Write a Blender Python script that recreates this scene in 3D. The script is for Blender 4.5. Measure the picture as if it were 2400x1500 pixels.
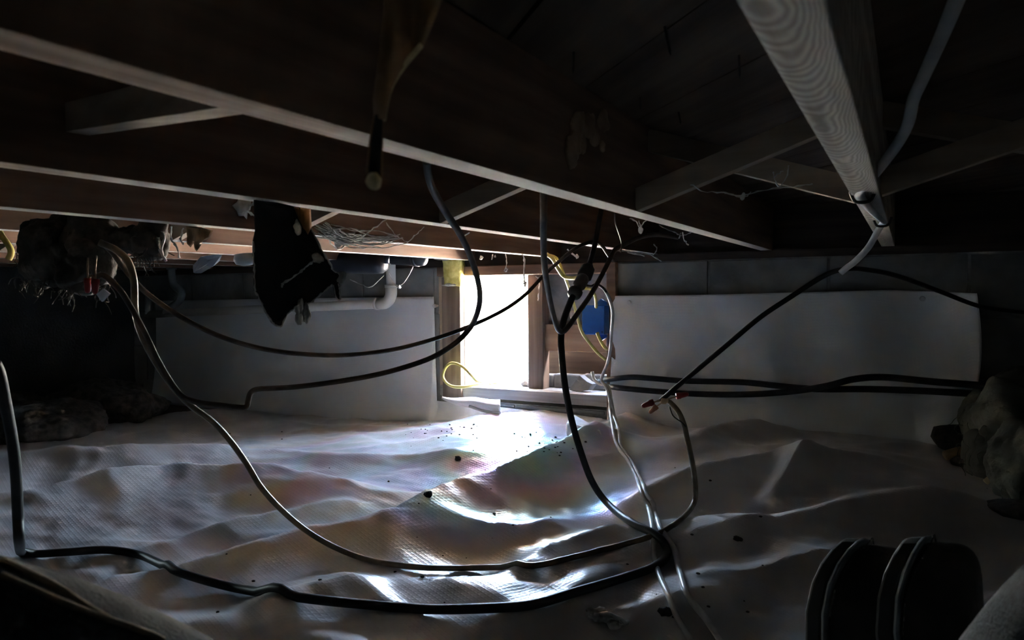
import bpy, math, random
import numpy as np
from mathutils import Vector, Matrix, noise as mnoise

random.seed(7)
for o in list(bpy.data.objects):
    bpy.data.objects.remove(o)
scene = bpy.context.scene
col = scene.collection

# ------------------------------------------------------------------ camera
EYE = Vector((0.0, 0.0, 0.60))
FPX = 1700.0
YAW, PITCH, ROLL = 0.4981, -0.0382, -0.0086
_cy, _sy, _cp, _sp = math.cos(YAW), math.sin(YAW), math.cos(PITCH), math.sin(PITCH)
FWD = Vector((-_sy*_cp, _cy*_cp, _sp))
_r0 = Vector((_cy, _sy, 0.0))
_u0 = _r0.cross(FWD)
RGT = math.cos(ROLL)*_r0 + math.sin(ROLL)*_u0
UPV = math.cos(ROLL)*_u0 - math.sin(ROLL)*_r0
cd = bpy.data.cameras.new('camera')
cd.sensor_width = 36.0
cd.lens = 36.0*FPX/2400.0
cd.clip_start = 0.02
cd.dof.use_dof = True
cd.dof.focus_distance = 2.4
cd.dof.aperture_fstop = 11.0
cam = bpy.data.objects.new('camera', cd)
col.objects.link(cam)
_m = Matrix.Identity(4)
for i in range(3):
    _m[i][0] = RGT[i]; _m[i][1] = UPV[i]; _m[i][2] = -FWD[i]; _m[i][3] = EYE[i]
cam.matrix_world = _m
scene.camera = cam

# ------------------------------------------------------------------ sky, sun, exposure
w = bpy.data.worlds.new('sky'); scene.world = w
w.use_nodes = True
wn = w.node_tree.nodes; wl = w.node_tree.links
wn.clear()
wo = wn.new('ShaderNodeOutputWorld'); bg = wn.new('ShaderNodeBackground')
sky = wn.new('ShaderNodeTexSky'); sky.sky_type = 'NISHITA'
sky.sun_disc = False
sky.sun_elevation = math.radians(48); sky.sun_rotation = math.radians(70)
sky.air_density = 1.0; sky.dust_density = 1.2; sky.ozone_density = 1.0
wl.new(sky.outputs[0], bg.inputs[0]); wl.new(bg.outputs[0], wo.inputs[0])
bg.inputs[1].default_value = 1.25
sl = bpy.data.lights.new('sun', 'SUN'); sl.energy = 90.0; sl.angle = math.radians(1.0)
sl.color = (1.0, 0.93, 0.84)
sun = bpy.data.objects.new('sun', sl); col.objects.link(sun)
sun.rotation_euler = Vector((0.35, 0.30, -0.90)).to_track_quat('-Z', 'Y').to_euler()
# sampling portal in the access opening (adds no light of its own)
pl_ = bpy.data.lights.new('opening_portal', 'AREA'); pl_.shape = 'RECTANGLE'
pl_.size = 0.32; pl_.size_y = 0.56; pl_.cycles.is_portal = True
po = bpy.data.objects.new('opening_portal', pl_); col.objects.link(po)
po.location = (-1.52, 2.90, 0.42); po.rotation_euler = (math.radians(-90), 0, 0)
scene.view_settings.view_transform = 'Standard'
scene.view_settings.look = 'None'
scene.view_settings.gamma = 1.0
# second portal in the vent of the left wall
pl2 = bpy.data.lights.new('vent_portal', 'AREA'); pl2.shape = 'RECTANGLE'
pl2.size = 0.36; pl2.size_y = 0.36; pl2.cycles.is_portal = True
po2 = bpy.data.objects.new('vent_portal', pl2); col.objects.link(po2)
po2.location = (-4.68, 1.33, 0.315); po2.rotation_euler = (0, math.radians(-90), 0)
scene.view_settings.use_curve_mapping = False
scene.view_settings.exposure = 4.4

# ------------------------------------------------------------------ pixel helpers
def ray(x, y):
    return RGT*((x-1200.0)/FPX) - UPV*((y-750.0)/FPX) + FWD
def P(x, y, d):                      # point at axial depth d
    return EYE + ray(x, y)*d
def PX(x, y, X):
    r = ray(x, y); return EYE + r*(X/r.x)
def PY(x, y, Y):
    r = ray(x, y); return EYE + r*(Y/r.y)
def PZ(x, y, Z):
    r = ray(x, y); return EYE + r*((Z-EYE.z)/r.z)
def L3(r, f, z):                     # level coordinates: right, forward, world height
    return Vector((_cy*r - _sy*f, _sy*r + _cy*f, z))

# ------------------------------------------------------------------ mesh builder
class MB:
    def __init__(s): s.v = []; s.f = []
    def add(s, vs, fs):
        b = len(s.v); s.v += [tuple(p) for p in vs]; s.f += [tuple(b+i for i in q) for q in fs]
    def box(s, a, b):
        x0, y0, z0 = a; x1, y1, z1 = b
        s.add([(x0,y0,z0),(x1,y0,z0),(x1,y1,z0),(x0,y1,z0),(x0,y0,z1),(x1,y0,z1),(x1,y1,z1),(x0,y1,z1)],
              [(0,3,2,1),(4,5,6,7),(0,1,5,4),(1,2,6,5),(2,3,7,6),(3,0,4,7)]); return s
    def obox(s, c, ax, ay, az):      # centre and half-axis vectors
        c = Vector(c); ax = Vector(ax); ay = Vector(ay); az = Vector(az)
        vs = [c+i*ax+j*ay+k*az for k in (-1,1) for j in (-1,1) for i in (-1,1)]
        s.add(vs, [(0,2,3,1),(4,5,7,6),(0,1,5,4),(2,6,7,3),(0,4,6,2),(1,3,7,5)]); return s
    def bar(s, a, b, wd, th, up=(0,0,1)):
        a = Vector(a); b = Vector(b); d = (b-a); n = d.normalized()
        sd = n.cross(Vector(up)).normalized(); u = sd.cross(n)
        return s.obox((a+b)/2, d/2, sd*wd/2, u*th/2)
    def prism(s, poly, off):         # closed 3D polygon extruded by vector
        n = len(poly); off = Vector(off)
        vs = [Vector(p) for p in poly] + [Vector(p)+off for p in poly]
        fs = [tuple(range(n))[::-1], tuple(range(n, 2*n))] + [(i,(i+1)%n,n+(i+1)%n,n+i) for i in range(n)]
        s.add(vs, fs); return s
    def tube(s, pts, r, seg=8, flat=1.0, cap=True, rr=None):
        pts = [Vector(p) for p in pts]; n = len(pts)
        t0 = (pts[1]-pts[0]).normalized()
        u = t0.cross(Vector((0.13,0.21,0.97)))
        if u.length < 1e-3: u = t0.cross(Vector((1,0,0)))
        u.normalize(); vs = []; fs = []
        for i in range(n):
            t = (pts[min(i+1,n-1)]-pts[max(i-1,0)])
            if t.length < 1e-9: t = t0
            t.normalize()
            u = (u - t*u.dot(t)); u.normalize(); v = t.cross(u)
            R = rr[i] if rr else r
            for k in range(seg):
                a = 2*math.pi*k/seg
                vs.append(pts[i] + u*(R*math.cos(a)) + v*(R*flat*math.sin(a)))
        for i in range(n-1):
            for k in range(seg):
                k2 = (k+1) % seg
                fs.append((i*seg+k, i*seg+k2, (i+1)*seg+k2, (i+1)*seg+k))
        if cap:
            fs.append(tuple(range(seg))[::-1]); fs.append(tuple((n-1)*seg+k for k in range(seg)))
        s.add(vs, fs); return s
    def lathe(s, a, b, prof, seg=14):      # profile (t along a-b, radius)
        a = Vector(a); b = Vector(b)
        return s.tube([a+(b-a)*t for t, _ in prof], 0, seg, rr=[q for _, q in prof])
    def blob(s, c, rad, amp=0.2, sc=6.0, sub=4, seed=0, squash=None):
        import bmesh
        bm = bmesh.new(); bmesh.ops.create_icosphere(bm, subdivisions=sub, radius=1.0)
        c = Vector(c); rad = Vector(rad); vs = []
        for v in bm.verts:
            p = v.co.copy(); q = Vector((p.x*rad.x, p.y*rad.y, p.z*rad.z))
            d = 1 + amp*mnoise.fractal((c+q)*sc + Vector((seed*7.1, seed*3.3, 0)), 0.9, 2.1, 5)
            vs.append(c + q*d)
        fs = [tuple(v.index for v in f.verts) for f in bm.faces]
        bm.free(); s.add(vs, fs); return s
    def build(s, name, mat, parent=None, smooth=False, bevel=0.0):
        me = bpy.data.meshes.new(name); me.from_pydata(s.v, [], s.f); me.update()
        if smooth:
            for p in me.polygons: p.use_smooth = True
        ob = bpy.data.objects.new(name, me); col.objects.link(ob)
        me.materials.append(M[mat] if isinstance(mat, str) else mat)
        if parent: ob.parent = parent
        if bevel:
            m = ob.modifiers.new('bevel', 'BEVEL'); m.width = bevel; m.segments = 2; m.limit_method = 'ANGLE'
        return ob
def tag(o, label=None, cat=None, group=None, kind=None):
    if label: o['label'] = label
    if cat: o['category'] = cat
    if group: o['group'] = group
    if kind: o['kind'] = kind
    return o
def empty(name, loc=(0,0,0)):
    o = bpy.data.objects.new(name, None); col.objects.link(o); o.location = (0,0,0)
    o.empty_display_size = 0.05
    return o
def cr(pts, n=8):                     # Catmull-Rom through points
    pts = [Vector(p) for p in pts]; out = []
    q = [2*pts[0]-pts[1]] + pts + [2*pts[-1]-pts[-2]]
    for i in range(1, len(q)-2):
        a, b, c, d = q[i-1], q[i], q[i+1], q[i+2]
        for k in range(n):
            t = k/n
            out.append(0.5*((2*b)+(c-a)*t+(2*a-5*b+4*c-d)*t*t+(3*b-a-3*c+d)*t**3))
    out.append(pts[-1]); return out

# ------------------------------------------------------------------ materials
M = {}
def nodes(name):
    m = bpy.data.materials.new(name); m.use_nodes = True
    nt = m.node_tree; b = nt.nodes['Principled BSDF']; M[name] = m
    return m, nt, b
def noise_mat(name, c1, c2, scale=(8,8,8), detail=6, rough=0.7, bump=0.0, bscale=None, spec=0.5, metal=0.0,
              lo=0.35, hi=0.65, sheen=0.0, c3=None, coat=0.0):
    m, nt, b = nodes(name); N = nt.nodes; Lk = nt.links
    tc = N.new('ShaderNodeTexCoord'); mp = N.new('ShaderNodeMapping'); mp.inputs['Scale'].default_value = scale
    Lk.new(tc.outputs['Object'], mp.inputs[0])
    nz = N.new('ShaderNodeTexNoise'); nz.inputs['Scale'].default_value = 1.0; nz.inputs['Detail'].default_value = detail
    Lk.new(mp.outputs[0], nz.inputs['Vector'])
    rp = N.new('ShaderNodeValToRGB'); rp.color_ramp.elements[0].position = lo; rp.color_ramp.elements[1].position = hi
    rp.color_ramp.elements[0].color = (*c1, 1); rp.color_ramp.elements[1].color = (*c2, 1)
    if c3:
        e = rp.color_ramp.elements.new(min(1.0, hi+0.15)); e.color = (*c3, 1)
    Lk.new(nz.outputs[0], rp.inputs[0]); Lk.new(rp.outputs[0], b.inputs['Base Color'])
    b.inputs['Roughness'].default_value = rough; b.inputs['Metallic'].default_value = metal
    b.inputs['Specular IOR Level'].default_value = 0.22 if name.startswith('cable_') and name != 'cable_silver' else spec
    if coat: b.inputs['Coat Weight'].default_value = coat
    if sheen: b.inputs['Sheen Weight'].default_value = sheen
    if bump:
        bp = N.new('ShaderNodeBump'); bp.inputs['Strength'].default_value = bump; bp.inputs['Distance'].default_value = 0.004
        if bscale:
            n2 = N.new('ShaderNodeTexNoise'); n2.inputs['Scale'].default_value = bscale; n2.inputs['Detail'].default_value = 8
            Lk.new(tc.outputs['Object'], n2.inputs['Vector']); Lk.new(n2.outputs[0], bp.inputs['Height'])
        else: Lk.new(nz.outputs[0], bp.inputs['Height'])
        Lk.new(bp.outputs[0], b.inputs['Normal'])
    return m
def wood(name, c1, c2, axis, rough=0.75, g=34.0, a=2.2, bump=0.35):
    sc = [g, g, g]; sc['xyz'.index(axis)] = a
    m = noise_mat(name, c1, c2, tuple(sc), 8, rough, bump, None, 0.3, lo=0.3, hi=0.7)
    return m
wood('joist_wood', (0.11,0.058,0.036), (0.24,0.14,0.09), 'y')
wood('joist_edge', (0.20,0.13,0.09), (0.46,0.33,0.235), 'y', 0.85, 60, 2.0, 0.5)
# underside's light put into its colour: tan near end, paler dusty grey further on
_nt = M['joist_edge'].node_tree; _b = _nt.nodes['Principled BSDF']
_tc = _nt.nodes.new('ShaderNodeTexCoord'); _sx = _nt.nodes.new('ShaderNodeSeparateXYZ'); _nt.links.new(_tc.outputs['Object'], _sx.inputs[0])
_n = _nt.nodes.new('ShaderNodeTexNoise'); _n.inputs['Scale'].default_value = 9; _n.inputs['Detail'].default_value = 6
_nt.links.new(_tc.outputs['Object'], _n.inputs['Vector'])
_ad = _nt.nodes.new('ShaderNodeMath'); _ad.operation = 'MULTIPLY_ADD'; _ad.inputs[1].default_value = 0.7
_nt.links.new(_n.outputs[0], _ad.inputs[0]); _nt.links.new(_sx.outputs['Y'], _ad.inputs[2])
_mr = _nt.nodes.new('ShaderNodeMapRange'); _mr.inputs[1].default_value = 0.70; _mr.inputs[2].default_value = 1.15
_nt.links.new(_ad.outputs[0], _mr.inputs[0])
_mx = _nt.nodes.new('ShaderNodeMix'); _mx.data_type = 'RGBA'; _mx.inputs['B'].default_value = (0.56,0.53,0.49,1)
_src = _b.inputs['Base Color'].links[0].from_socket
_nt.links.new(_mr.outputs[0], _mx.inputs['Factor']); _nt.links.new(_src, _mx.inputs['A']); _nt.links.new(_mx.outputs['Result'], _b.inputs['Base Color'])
wood('dusty_wood', (0.24,0.21,0.18), (0.60,0.56,0.51), 'y', 0.9)
# growth rings on the dusty joist
_nt = M['dusty_wood'].node_tree; _b = _nt.nodes['Principled BSDF']
def _math(op, a_, b_=None, c_=None):
    n_ = _nt.nodes.new('ShaderNodeMath'); n_.operation = op
    for i_, v_ in enumerate((a_, b_, c_)):
        if v_ is None: continue
        if isinstance(v_, (int, float)): n_.inputs[i_].default_value = v_
        else: _nt.links.new(v_, n_.inputs[i_])
    return n_.outputs[0]
_tc = _nt.nodes.new('ShaderNodeTexCoord'); _sx = _nt.nodes.new('ShaderNodeSeparateXYZ'); _nt.links.new(_tc.outputs['Object'], _sx.inputs[0])
_n = _nt.nodes.new('ShaderNodeTexNoise'); _n.inputs['Scale'].default_value = 7; _n.inputs['Detail'].default_value = 3
_nt.links.new(_tc.outputs['Object'], _n.inputs['Vector'])
_dx = _math('ADD', _sx.outputs['X'], 0.062)
_ph = _math('MULTIPLY_ADD', _math('MULTIPLY', _dx, _dx), 210.0, _sx.outputs['Y'])
_ph = _math('MULTIPLY_ADD', _n.outputs[0], 0.22, _ph)
_wave = _math('MULTIPLY_ADD', _math('SINE', _math('MULTIPLY', _ph, 260.0)), 0.22, 0.78)
_cb = _nt.nodes.new('ShaderNodeCombineColor')
for i_ in range(3): _nt.links.new(_wave, _cb.inputs[i_])
_mx = _nt.nodes.new('ShaderNodeMix'); _mx.data_type = 'RGBA'; _mx.blend_type = 'MULTIPLY'; _mx.inputs['Factor'].default_value = 0.9
_src = _b.inputs['Base Color'].links[0].from_socket
_nt.links.new(_src, _mx.inputs['A']); _nt.links.new(_cb.outputs[0], _mx.inputs['B']); _nt.links.new(_mx.outputs['Result'], _b.inputs['Base Color'])
wood('brace_wood', (0.26,0.19,0.14), (0.46,0.36,0.27), 'x', 0.85)
wood('board_wood', (0.09,0.062,0.045), (0.19,0.14,0.10), 'x', 0.85, 20, 3)
wood('post_wood', (0.10,0.075,0.06), (0.25,0.19,0.15), 'z', 0.85)
wood('pale_wood', (0.45,0.33,0.22), (0.62,0.50,0.37), 'z', 0.8)
wood('sill_wood', (0.22,0.21,0.20), (0.50,0.49,0.46), 'x', 0.85)
wood('header_wood', (0.13,0.075,0.05), (0.27,0.17,0.12), 'x', 0.8)
wood('block_wood', (0.24,0.14,0.08), (0.42,0.28,0.17), 'x', 0.8)
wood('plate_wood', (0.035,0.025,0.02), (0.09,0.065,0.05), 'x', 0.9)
noise_mat('concrete', (0.17,0.175,0.165), (0.31,0.315,0.30), (7,7,7), 8, 0.92, 0.5, 90)
noise_mat('shaded_concrete', (0.035,0.04,0.038), (0.085,0.09,0.085), (5,5,5), 8, 0.9, 0.5, 90)  # left wall's concrete, darkened to paint in its deep shade
noise_mat('mortar', (0.20,0.20,0.19), (0.30,0.30,0.28), (30,30,30), 6, 0.95, 0.5, 120)
noise_mat('old_concrete', (0.13,0.13,0.125), (0.27,0.27,0.26), (9,9,9), 8, 0.92, 0.5, 80)
noise_mat('soil', (0.05,0.038,0.028), (0.12,0.09,0.065), (9,9,9), 8, 0.95, 0.8, 60)
noise_mat('outside_soil', (0.42,0.38,0.33), (0.62,0.58,0.52), (6,6,6), 8, 0.95, 0.6, 50)
noise_mat('brick', (0.30,0.16,0.11), (0.50,0.33,0.25), (18,18,18), 6, 0.9, 0.5, 70)
noise_mat('stone', (0.28,0.25,0.22), (0.52,0.48,0.44), (14,14,14), 7, 0.9, 0.6, 50)
noise_mat('rust_stone', (0.35,0.17,0.08), (0.52,0.30,0.18), (14,14,14), 7, 0.9, 0.6, 50)
noise_mat('pvc', (0.58,0.57,0.52), (0.72,0.71,0.66), (5,5,5), 4, 0.45)
noise_mat('grey_pipe', (0.20,0.22,0.22), (0.33,0.35,0.35), (6,6,6), 4, 0.5)
noise_mat('abs_black', (0.016,0.018,0.024), (0.035,0.04,0.05), (6,6,6), 4, 0.32)
noise_mat('duct_grey', (0.10,0.125,0.15), (0.18,0.21,0.25), (6,6,6), 4, 0.4)
noise_mat('iron_post', (0.03,0.045,0.04), (0.08,0.10,0.09), (12,12,12), 6, 0.7)
noise_mat('blue_plastic', (0.010,0.085,0.36), (0.016,0.12,0.46), (10,10,10), 4, 0.42)
noise_mat('blue_dark', (0.006,0.05,0.22), (0.01,0.07,0.28), (10,10,10), 4, 0.5)
noise_mat('cable_black', (0.012,0.012,0.012), (0.03,0.028,0.026), (30,30,30), 4, 0.5)
noise_mat('cable_brown', (0.045,0.032,0.024), (0.10,0.072,0.05), (30,30,30), 5, 0.4)
noise_mat('cable_tan', (0.11,0.08,0.05), (0.22,0.17,0.11), (30,30,30), 5, 0.4)
noise_mat('cable_white', (0.42,0.41,0.39), (0.66,0.65,0.62), (22,22,22), 5, 0.38)
noise_mat('cable_yellow', (0.52,0.44,0.12), (0.74,0.65,0.24), (24,24,24), 5, 0.42)
noise_mat('cable_silver', (0.62,0.66,0.70), (0.86,0.89,0.92), (16,16,40), 6, 0.30, 0.25, 90, metal=0.1)
noise_mat('wire_red', (0.20,0.008,0.010), (0.32,0.018,0.018), (30,30,30), 3, 0.4)
noise_mat('wire_orange', (0.40,0.17,0.10), (0.60,0.32,0.22), (30,30,30), 3, 0.5)
noise_mat('copper', (0.30,0.22,0.15), (0.45,0.34,0.24), (40,40,40), 3, 0.45, metal=0.6)
noise_mat('staple_metal', (0.02,0.02,0.02), (0.05,0.048,0.045), (40,40,40), 3, 0.5, metal=0.5)
noise_mat('nail_metal', (0.03,0.025,0.022), (0.08,0.06,0.05), (60,60,60), 3, 0.6, metal=0.5)
noise_mat('black_paper', (0.008,0.008,0.008), (0.020,0.018,0.016), (9,9,9), 6, 0.85, 0.3, 60)
noise_mat('kraft_amber', (0.42,0.17,0.04), (0.72,0.36,0.10), (20,20,6), 6, 0.55, 0.3, 40)
noise_mat('kraft_tan', (0.30,0.19,0.10), (0.52,0.36,0.22), (20,20,20), 6, 0.7, 0.4, 50)
noise_mat('splinter', (0.20,0.10,0.045), (0.40,0.24,0.11), (40,40,6), 6, 0.7, 0.4, 60)
noise_mat('splinter_tip', (0.55,0.42,0.22), (0.72,0.58,0.34), (40,40,20), 6, 0.75)
noise_mat('lint', (0.36,0.34,0.31), (0.62,0.60,0.57), (60,60,60), 5, 0.95, 0.5, 120)
noise_mat('dark_fluff', (0.035,0.032,0.026), (0.12,0.105,0.085), (30,30,30), 8, 0.97, 1.0, 70)
noise_mat('yellow_fluff', (0.52,0.46,0.12), (0.80,0.74,0.30), (40,40,40), 7, 0.95, 0.9, 90, c3=(0.30,0.25,0.10))
noise_mat('grey_fluff', (0.05,0.055,0.042), (0.14,0.145,0.112), (10,10,10), 8, 0.97, 1.0, 60)
noise_mat('stain_fluff', (0.20,0.12,0.075), (0.36,0.25,0.17), (30,30,30), 7, 0.95, 0.8, 90)
noise_mat('web', (0.45,0.44,0.42), (0.75,0.74,0.72), (50,50,50), 4, 0.9)
noise_mat('dirt', (0.012,0.010,0.008), (0.045,0.035,0.028), (80,80,80), 4, 0.95)
noise_mat('denim', (0.016,0.020,0.025), (0.042,0.050,0.060), (220,220,220), 4, 0.9, 0.5, 300)
noise_mat('denim_thread', (0.16,0.13,0.09), (0.26,0.21,0.15), (100,100,100), 3, 0.9)
noise_mat('leather', (0.018,0.015,0.013), (0.055,0.046,0.038), (25,25,25), 7, 0.6, 0.4, 120)
noise_mat('sole_rubber', (0.008,0.008,0.008), (0.022,0.022,0.022), (30,30,30), 5, 0.6)
noise_mat('welt', (0.12,0.14,0.16), (0.24,0.27,0.30), (40,40,40), 5, 0.45)
noise_mat('white_tag', (0.45,0.45,0.46), (0.62,0.62,0.63), (20,20,20), 3, 0.6)
noise_mat('jug', (0.42,0.62,0.72), (0.60,0.76,0.84), (10,10,10), 3, 0.3)

def sheet_mat(name, base, stain, grid_strength, rough, film=True):
    m, nt, b = nodes(name); N = nt.nodes; Lk = nt.links
    tc = N.new('ShaderNodeTexCoord')
    nz = N.new('ShaderNodeTexNoise'); nz.inputs['Scale'].default_value = 2.6; nz.inputs['Detail'].default_value = 7
    Lk.new(tc.outputs['Object'], nz.inputs['Vector'])
    rp = N.new('ShaderNodeValToRGB'); rp.color_ramp.elements[0].position = 0.42; rp.color_ramp.elements[1].position = 0.62
    rp.color_ramp.elements[0].color = (*base, 1); rp.color_ramp.elements[1].color = (*stain, 1)
    Lk.new(nz.outputs[0], rp.inputs[0]); Lk.new(rp.outputs[0], b.inputs['Base Color'])
    # woven scrim: two families of threads moulded into the film
    uvm = N.new('ShaderNodeUVMap'); uvm.uv_map = 'scrim'
    sep = N.new('ShaderNodeSeparateXYZ'); Lk.new(uvm.outputs[0], sep.inputs[0])
    hs = []
    for k in range(2):
        mu = N.new('ShaderNodeMath'); mu.operation = 'MULTIPLY'; mu.inputs[1].default_value = 2*math.pi/0.0105
        Lk.new(sep.outputs[k], mu.inputs[0])
        si = N.new('ShaderNodeMath'); si.operation = 'SINE'; Lk.new(mu.outputs[0], si.inputs[0])
        pw = N.new('ShaderNodeMath'); pw.operation = 'MULTIPLY_ADD'; pw.inputs[1].default_value = 0.5; pw.inputs[2].default_value = 0.5
        Lk.new(si.outputs[0], pw.inputs[0])
        p3 = N.new('ShaderNodeMath'); p3.operation = 'POWER'; p3.inputs[1].default_value = 3.0
        Lk.new(pw.outputs[0], p3.inputs[0]); hs.append(p3)
    mx = N.new('ShaderNodeMath'); mx.operation = 'MAXIMUM'
    Lk.new(hs[0].outputs[0], mx.inputs[0]); Lk.new(hs[1].outputs[0], mx.inputs[1])
    bp = N.new('ShaderNodeBump'); bp.inputs['Strength'].default_value = grid_strength; bp.inputs['Distance'].default_value = 0.0006
    Lk.new(mx.outputs[0], bp.inputs['Height'])
    n2 = N.new('ShaderNodeTexNoise'); n2.inputs['Scale'].default_value = 26; n2.inputs['Detail'].default_value = 5
    Lk.new(tc.outputs['Object'], n2.inputs['Vector'])
    b2 = N.new('ShaderNodeBump'); b2.inputs['Strength'].default_value = 0.25; b2.inputs['Distance'].default_value = 0.004
    Lk.new(n2.outputs[0], b2.inputs['Height']); Lk.new(bp.outputs[0], b2.inputs['Normal'])
    # creases in the film
    n4 = N.new('ShaderNodeTexNoise'); n4.noise_type = 'RIDGED_MULTIFRACTAL'; n4.inputs['Scale'].default_value = 5.5; n4.inputs['Detail'].default_value = 5
    Lk.new(tc.outputs['Object'], n4.inputs['Vector'])
    b3 = N.new('ShaderNodeBump'); b3.inputs['Strength'].default_value = 0.30; b3.inputs['Distance'].default_value = 0.012
    Lk.new(n4.outputs[0], b3.inputs['Height']); Lk.new(b2.outputs[0], b3.inputs['Normal'])
    Lk.new(b3.outputs[0], b.inputs['Normal'])
    b.inputs['Roughness'].default_value = rough
    b.inputs['IOR'].default_value = 1.5
    if film:
        # rainbow light by the opening, put in as a patchy thin film
        n3 = N.new('ShaderNodeTexNoise'); n3.inputs['Scale'].default_value = 1.7; n3.inputs['Detail'].default_value = 2
        Lk.new(tc.outputs['Object'], n3.inputs['Vector'])
        mr = N.new('ShaderNodeMapRange'); mr.inputs[1].default_value = 0.25; mr.inputs[2].default_value = 0.75
        mr.inputs[3].default_value = 180; mr.inputs[4].default_value = 620
        Lk.new(n3.outputs[0], mr.inputs[0])
        if 'Thin Film Thickness' in b.inputs:
            vd = N.new('ShaderNodeVectorMath'); vd.operation = 'DISTANCE'; vd.inputs[1].default_value = (-1.45, 2.0, 0.05)
            Lk.new(tc.outputs['Object'], vd.inputs[0])
            m2 = N.new('ShaderNodeMapRange'); m2.inputs[1].default_value = 0.35; m2.inputs[2].default_value = 1.1
            m2.inputs[3].default_value = 1.0; m2.inputs[4].default_value = 0.0
            Lk.new(vd.outputs['Value'], m2.inputs[0])
            mm = N.new('ShaderNodeMath'); mm.operation = 'MULTIPLY'; Lk.new(mr.outputs[0], mm.inputs[0]); Lk.new(m2.outputs[0], mm.inputs[1])
            Lk.new(mm.outputs[0], b.inputs['Thin Film Thickness']); b.inputs['Thin Film IOR'].default_value = 1.9
    return m
sheet_mat('vapor_sheet', (0.57,0.56,0.555), (0.43,0.395,0.37), 0.40, 0.32)
sheet_mat('wall_sheet', (0.78,0.80,0.82), (0.72,0.735,0.75), 0.45, 0.33, False)

# ================================================================== THE SETTING
ZJ = 0.738                 # underside of the joists
ZC = 0.895                 # underside of the subfloor
YW = 2.65                  # inner face of the block wall
X0, X1, Y0 = -3.95, 1.40, -2.50
VY0, VY1, VZ0, VZ1 = 1.20, 1.46, 0.19, 0.44     # vent in the left wall, beside the camera's field
ZT = 0.712                 # top of the block wall
OX0, OX1, OZ0, OZ1 = -1.80, -1.00, 0.135, 0.695     # rough opening

floor = MB().box((X0,Y0,-0.06),(X1,YW+0.02,-0.015)).build('floor', 'soil'); tag(floor, kind='structure')

# back wall: mortar core with block children
core = MB()
core.box((X0,YW+0.006,-0.06),(OX0,YW+0.20,ZT)); core.box((OX1,YW+0.006,-0.06),(X1,YW+0.20,ZT))
core.box((OX0,YW+0.006,-0.06),(OX1,YW+0.20,OZ0))
wall_back = core.build('wall_back', 'mortar'); tag(wall_back, kind='structure')
def add_block(x0, x1, z0, z1):
    if x1-x0 < 0.03 or z1-z0 < 0.02: return
    j = random.uniform(-0.002, 0.003)
    MB().box((x0+.004,YW-j,z0+.004),(x1-.004,YW+0.03,z1-.004)).build('block', 'concrete', wall_back, bevel=0.004)
ci = 0; zt = ZT
while zt > -0.05:
    zb = zt-0.2
    off = -0.63 if ci % 2 == 0 else -0.43
    x = off-0.4*11
    while x < X1:
        a, b = max(x, X0), min(x+0.4, X1)
        if b-a > 0.03:
            if zb < OZ1 and zt > OZ0 and b > OX0 and a < OX1:
                add_block(a, min(b, OX0), zb, zt); add_block(max(a, OX1), b, zb, zt)
                if zb < OZ0: add_block(max(a,OX0), min(b,OX1), zb, OZ0)
            else: add_block(a, b, zb, zt)
        x += 0.4
    zt = zb; ci += 1
wlm = MB().box((X0-0.7,Y0-.2,-0.06),(X0,VY0,ZC+0.1)).box((X0-0.7,VY1,-0.06),(X0,YW+0.2,ZC+0.1))
wlm.box((X0-0.7,VY0,-0.06),(X0,VY1,VZ0)).box((X0-0.7,VY0,VZ1),(X0,VY1,ZC+0.1))
wl_ = wlm.build('wall_left', 'shaded_concrete'); tag(wl_, kind='structure')
wr_ = MB().box((X1,Y0-.2,-0.06),(X1+0.2,YW+0.2,ZC+0.1)).build('wall_right', 'concrete'); tag(wr_, kind='structure')
wn_ = MB().box((X0,Y0-0.2,-0.06),(X1,Y0,ZC+0.1)).build('wall_near', 'concrete'); tag(wn_, kind='structure')

# ceiling: diagonal subfloor boards
ceil = MB().box((X0,Y0,ZC+0.019),(X1,YW+0.2,ZC+0.10)).build('ceiling', 'board_wood'); tag(ceil, kind='structure')
def clip(poly, nx, ny, c):
    out = []
    for i in range(len(poly)):
        p, q = poly[i], poly[(i+1) % len(poly)]
        dp, dq = nx*p[0]+ny*p[1]-c, nx*q[0]+ny*q[1]-c
        if dp <= 0: out.append(p)
        if (dp < 0 < dq) or (dq < 0 < dp):
            t = dp/(dp-dq); out.append((p[0]+(q[0]-p[0])*t, p[1]+(q[1]-p[1])*t))
    return out
BW = 0.163; s2 = math.sqrt(0.5)
planks = []
k0 = 0.572*s2 - BW*60
for k in range(140):
    a, b = k0+k*BW+0.0018, k0+(k+1)*BW-0.0018
    poly = [(X0,Y0),(X1,Y0),(X1,YW+0.19),(X0,YW+0.19)]
    poly = clip(poly, s2, s2, b)
    if poly: poly = clip(poly, -s2, -s2, -a)
    if len(poly) < 3: continue
    dz = random.uniform(-0.0015, 0.0015)
    pk = MB().prism([(x, y, ZC+dz) for x, y in poly], (0,0,0.0205-dz)).build('plank', 'board_wood', ceil)
    planks.append((a, b, pk))
wood('board_wood_diag', (0.065,0.043,0.031), (0.15,0.105,0.072), 'x', 0.85, 24, 2.5)
mp_ = [n for n in M['board_wood_diag'].node_tree.nodes if n.type == 'MAPPING'][0]
mp_.vector_type = 'TEXTURE'; mp_.inputs['Rotation'].default_value = (0, 0, math.radians(-45))
mp_.inputs['Scale'].default_value = (0.4, 1/24, 1/24)
for a, b, pk in planks:
    pk.data.materials.clear(); pk.data.materials.append(M['board_wood_diag'])
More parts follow.
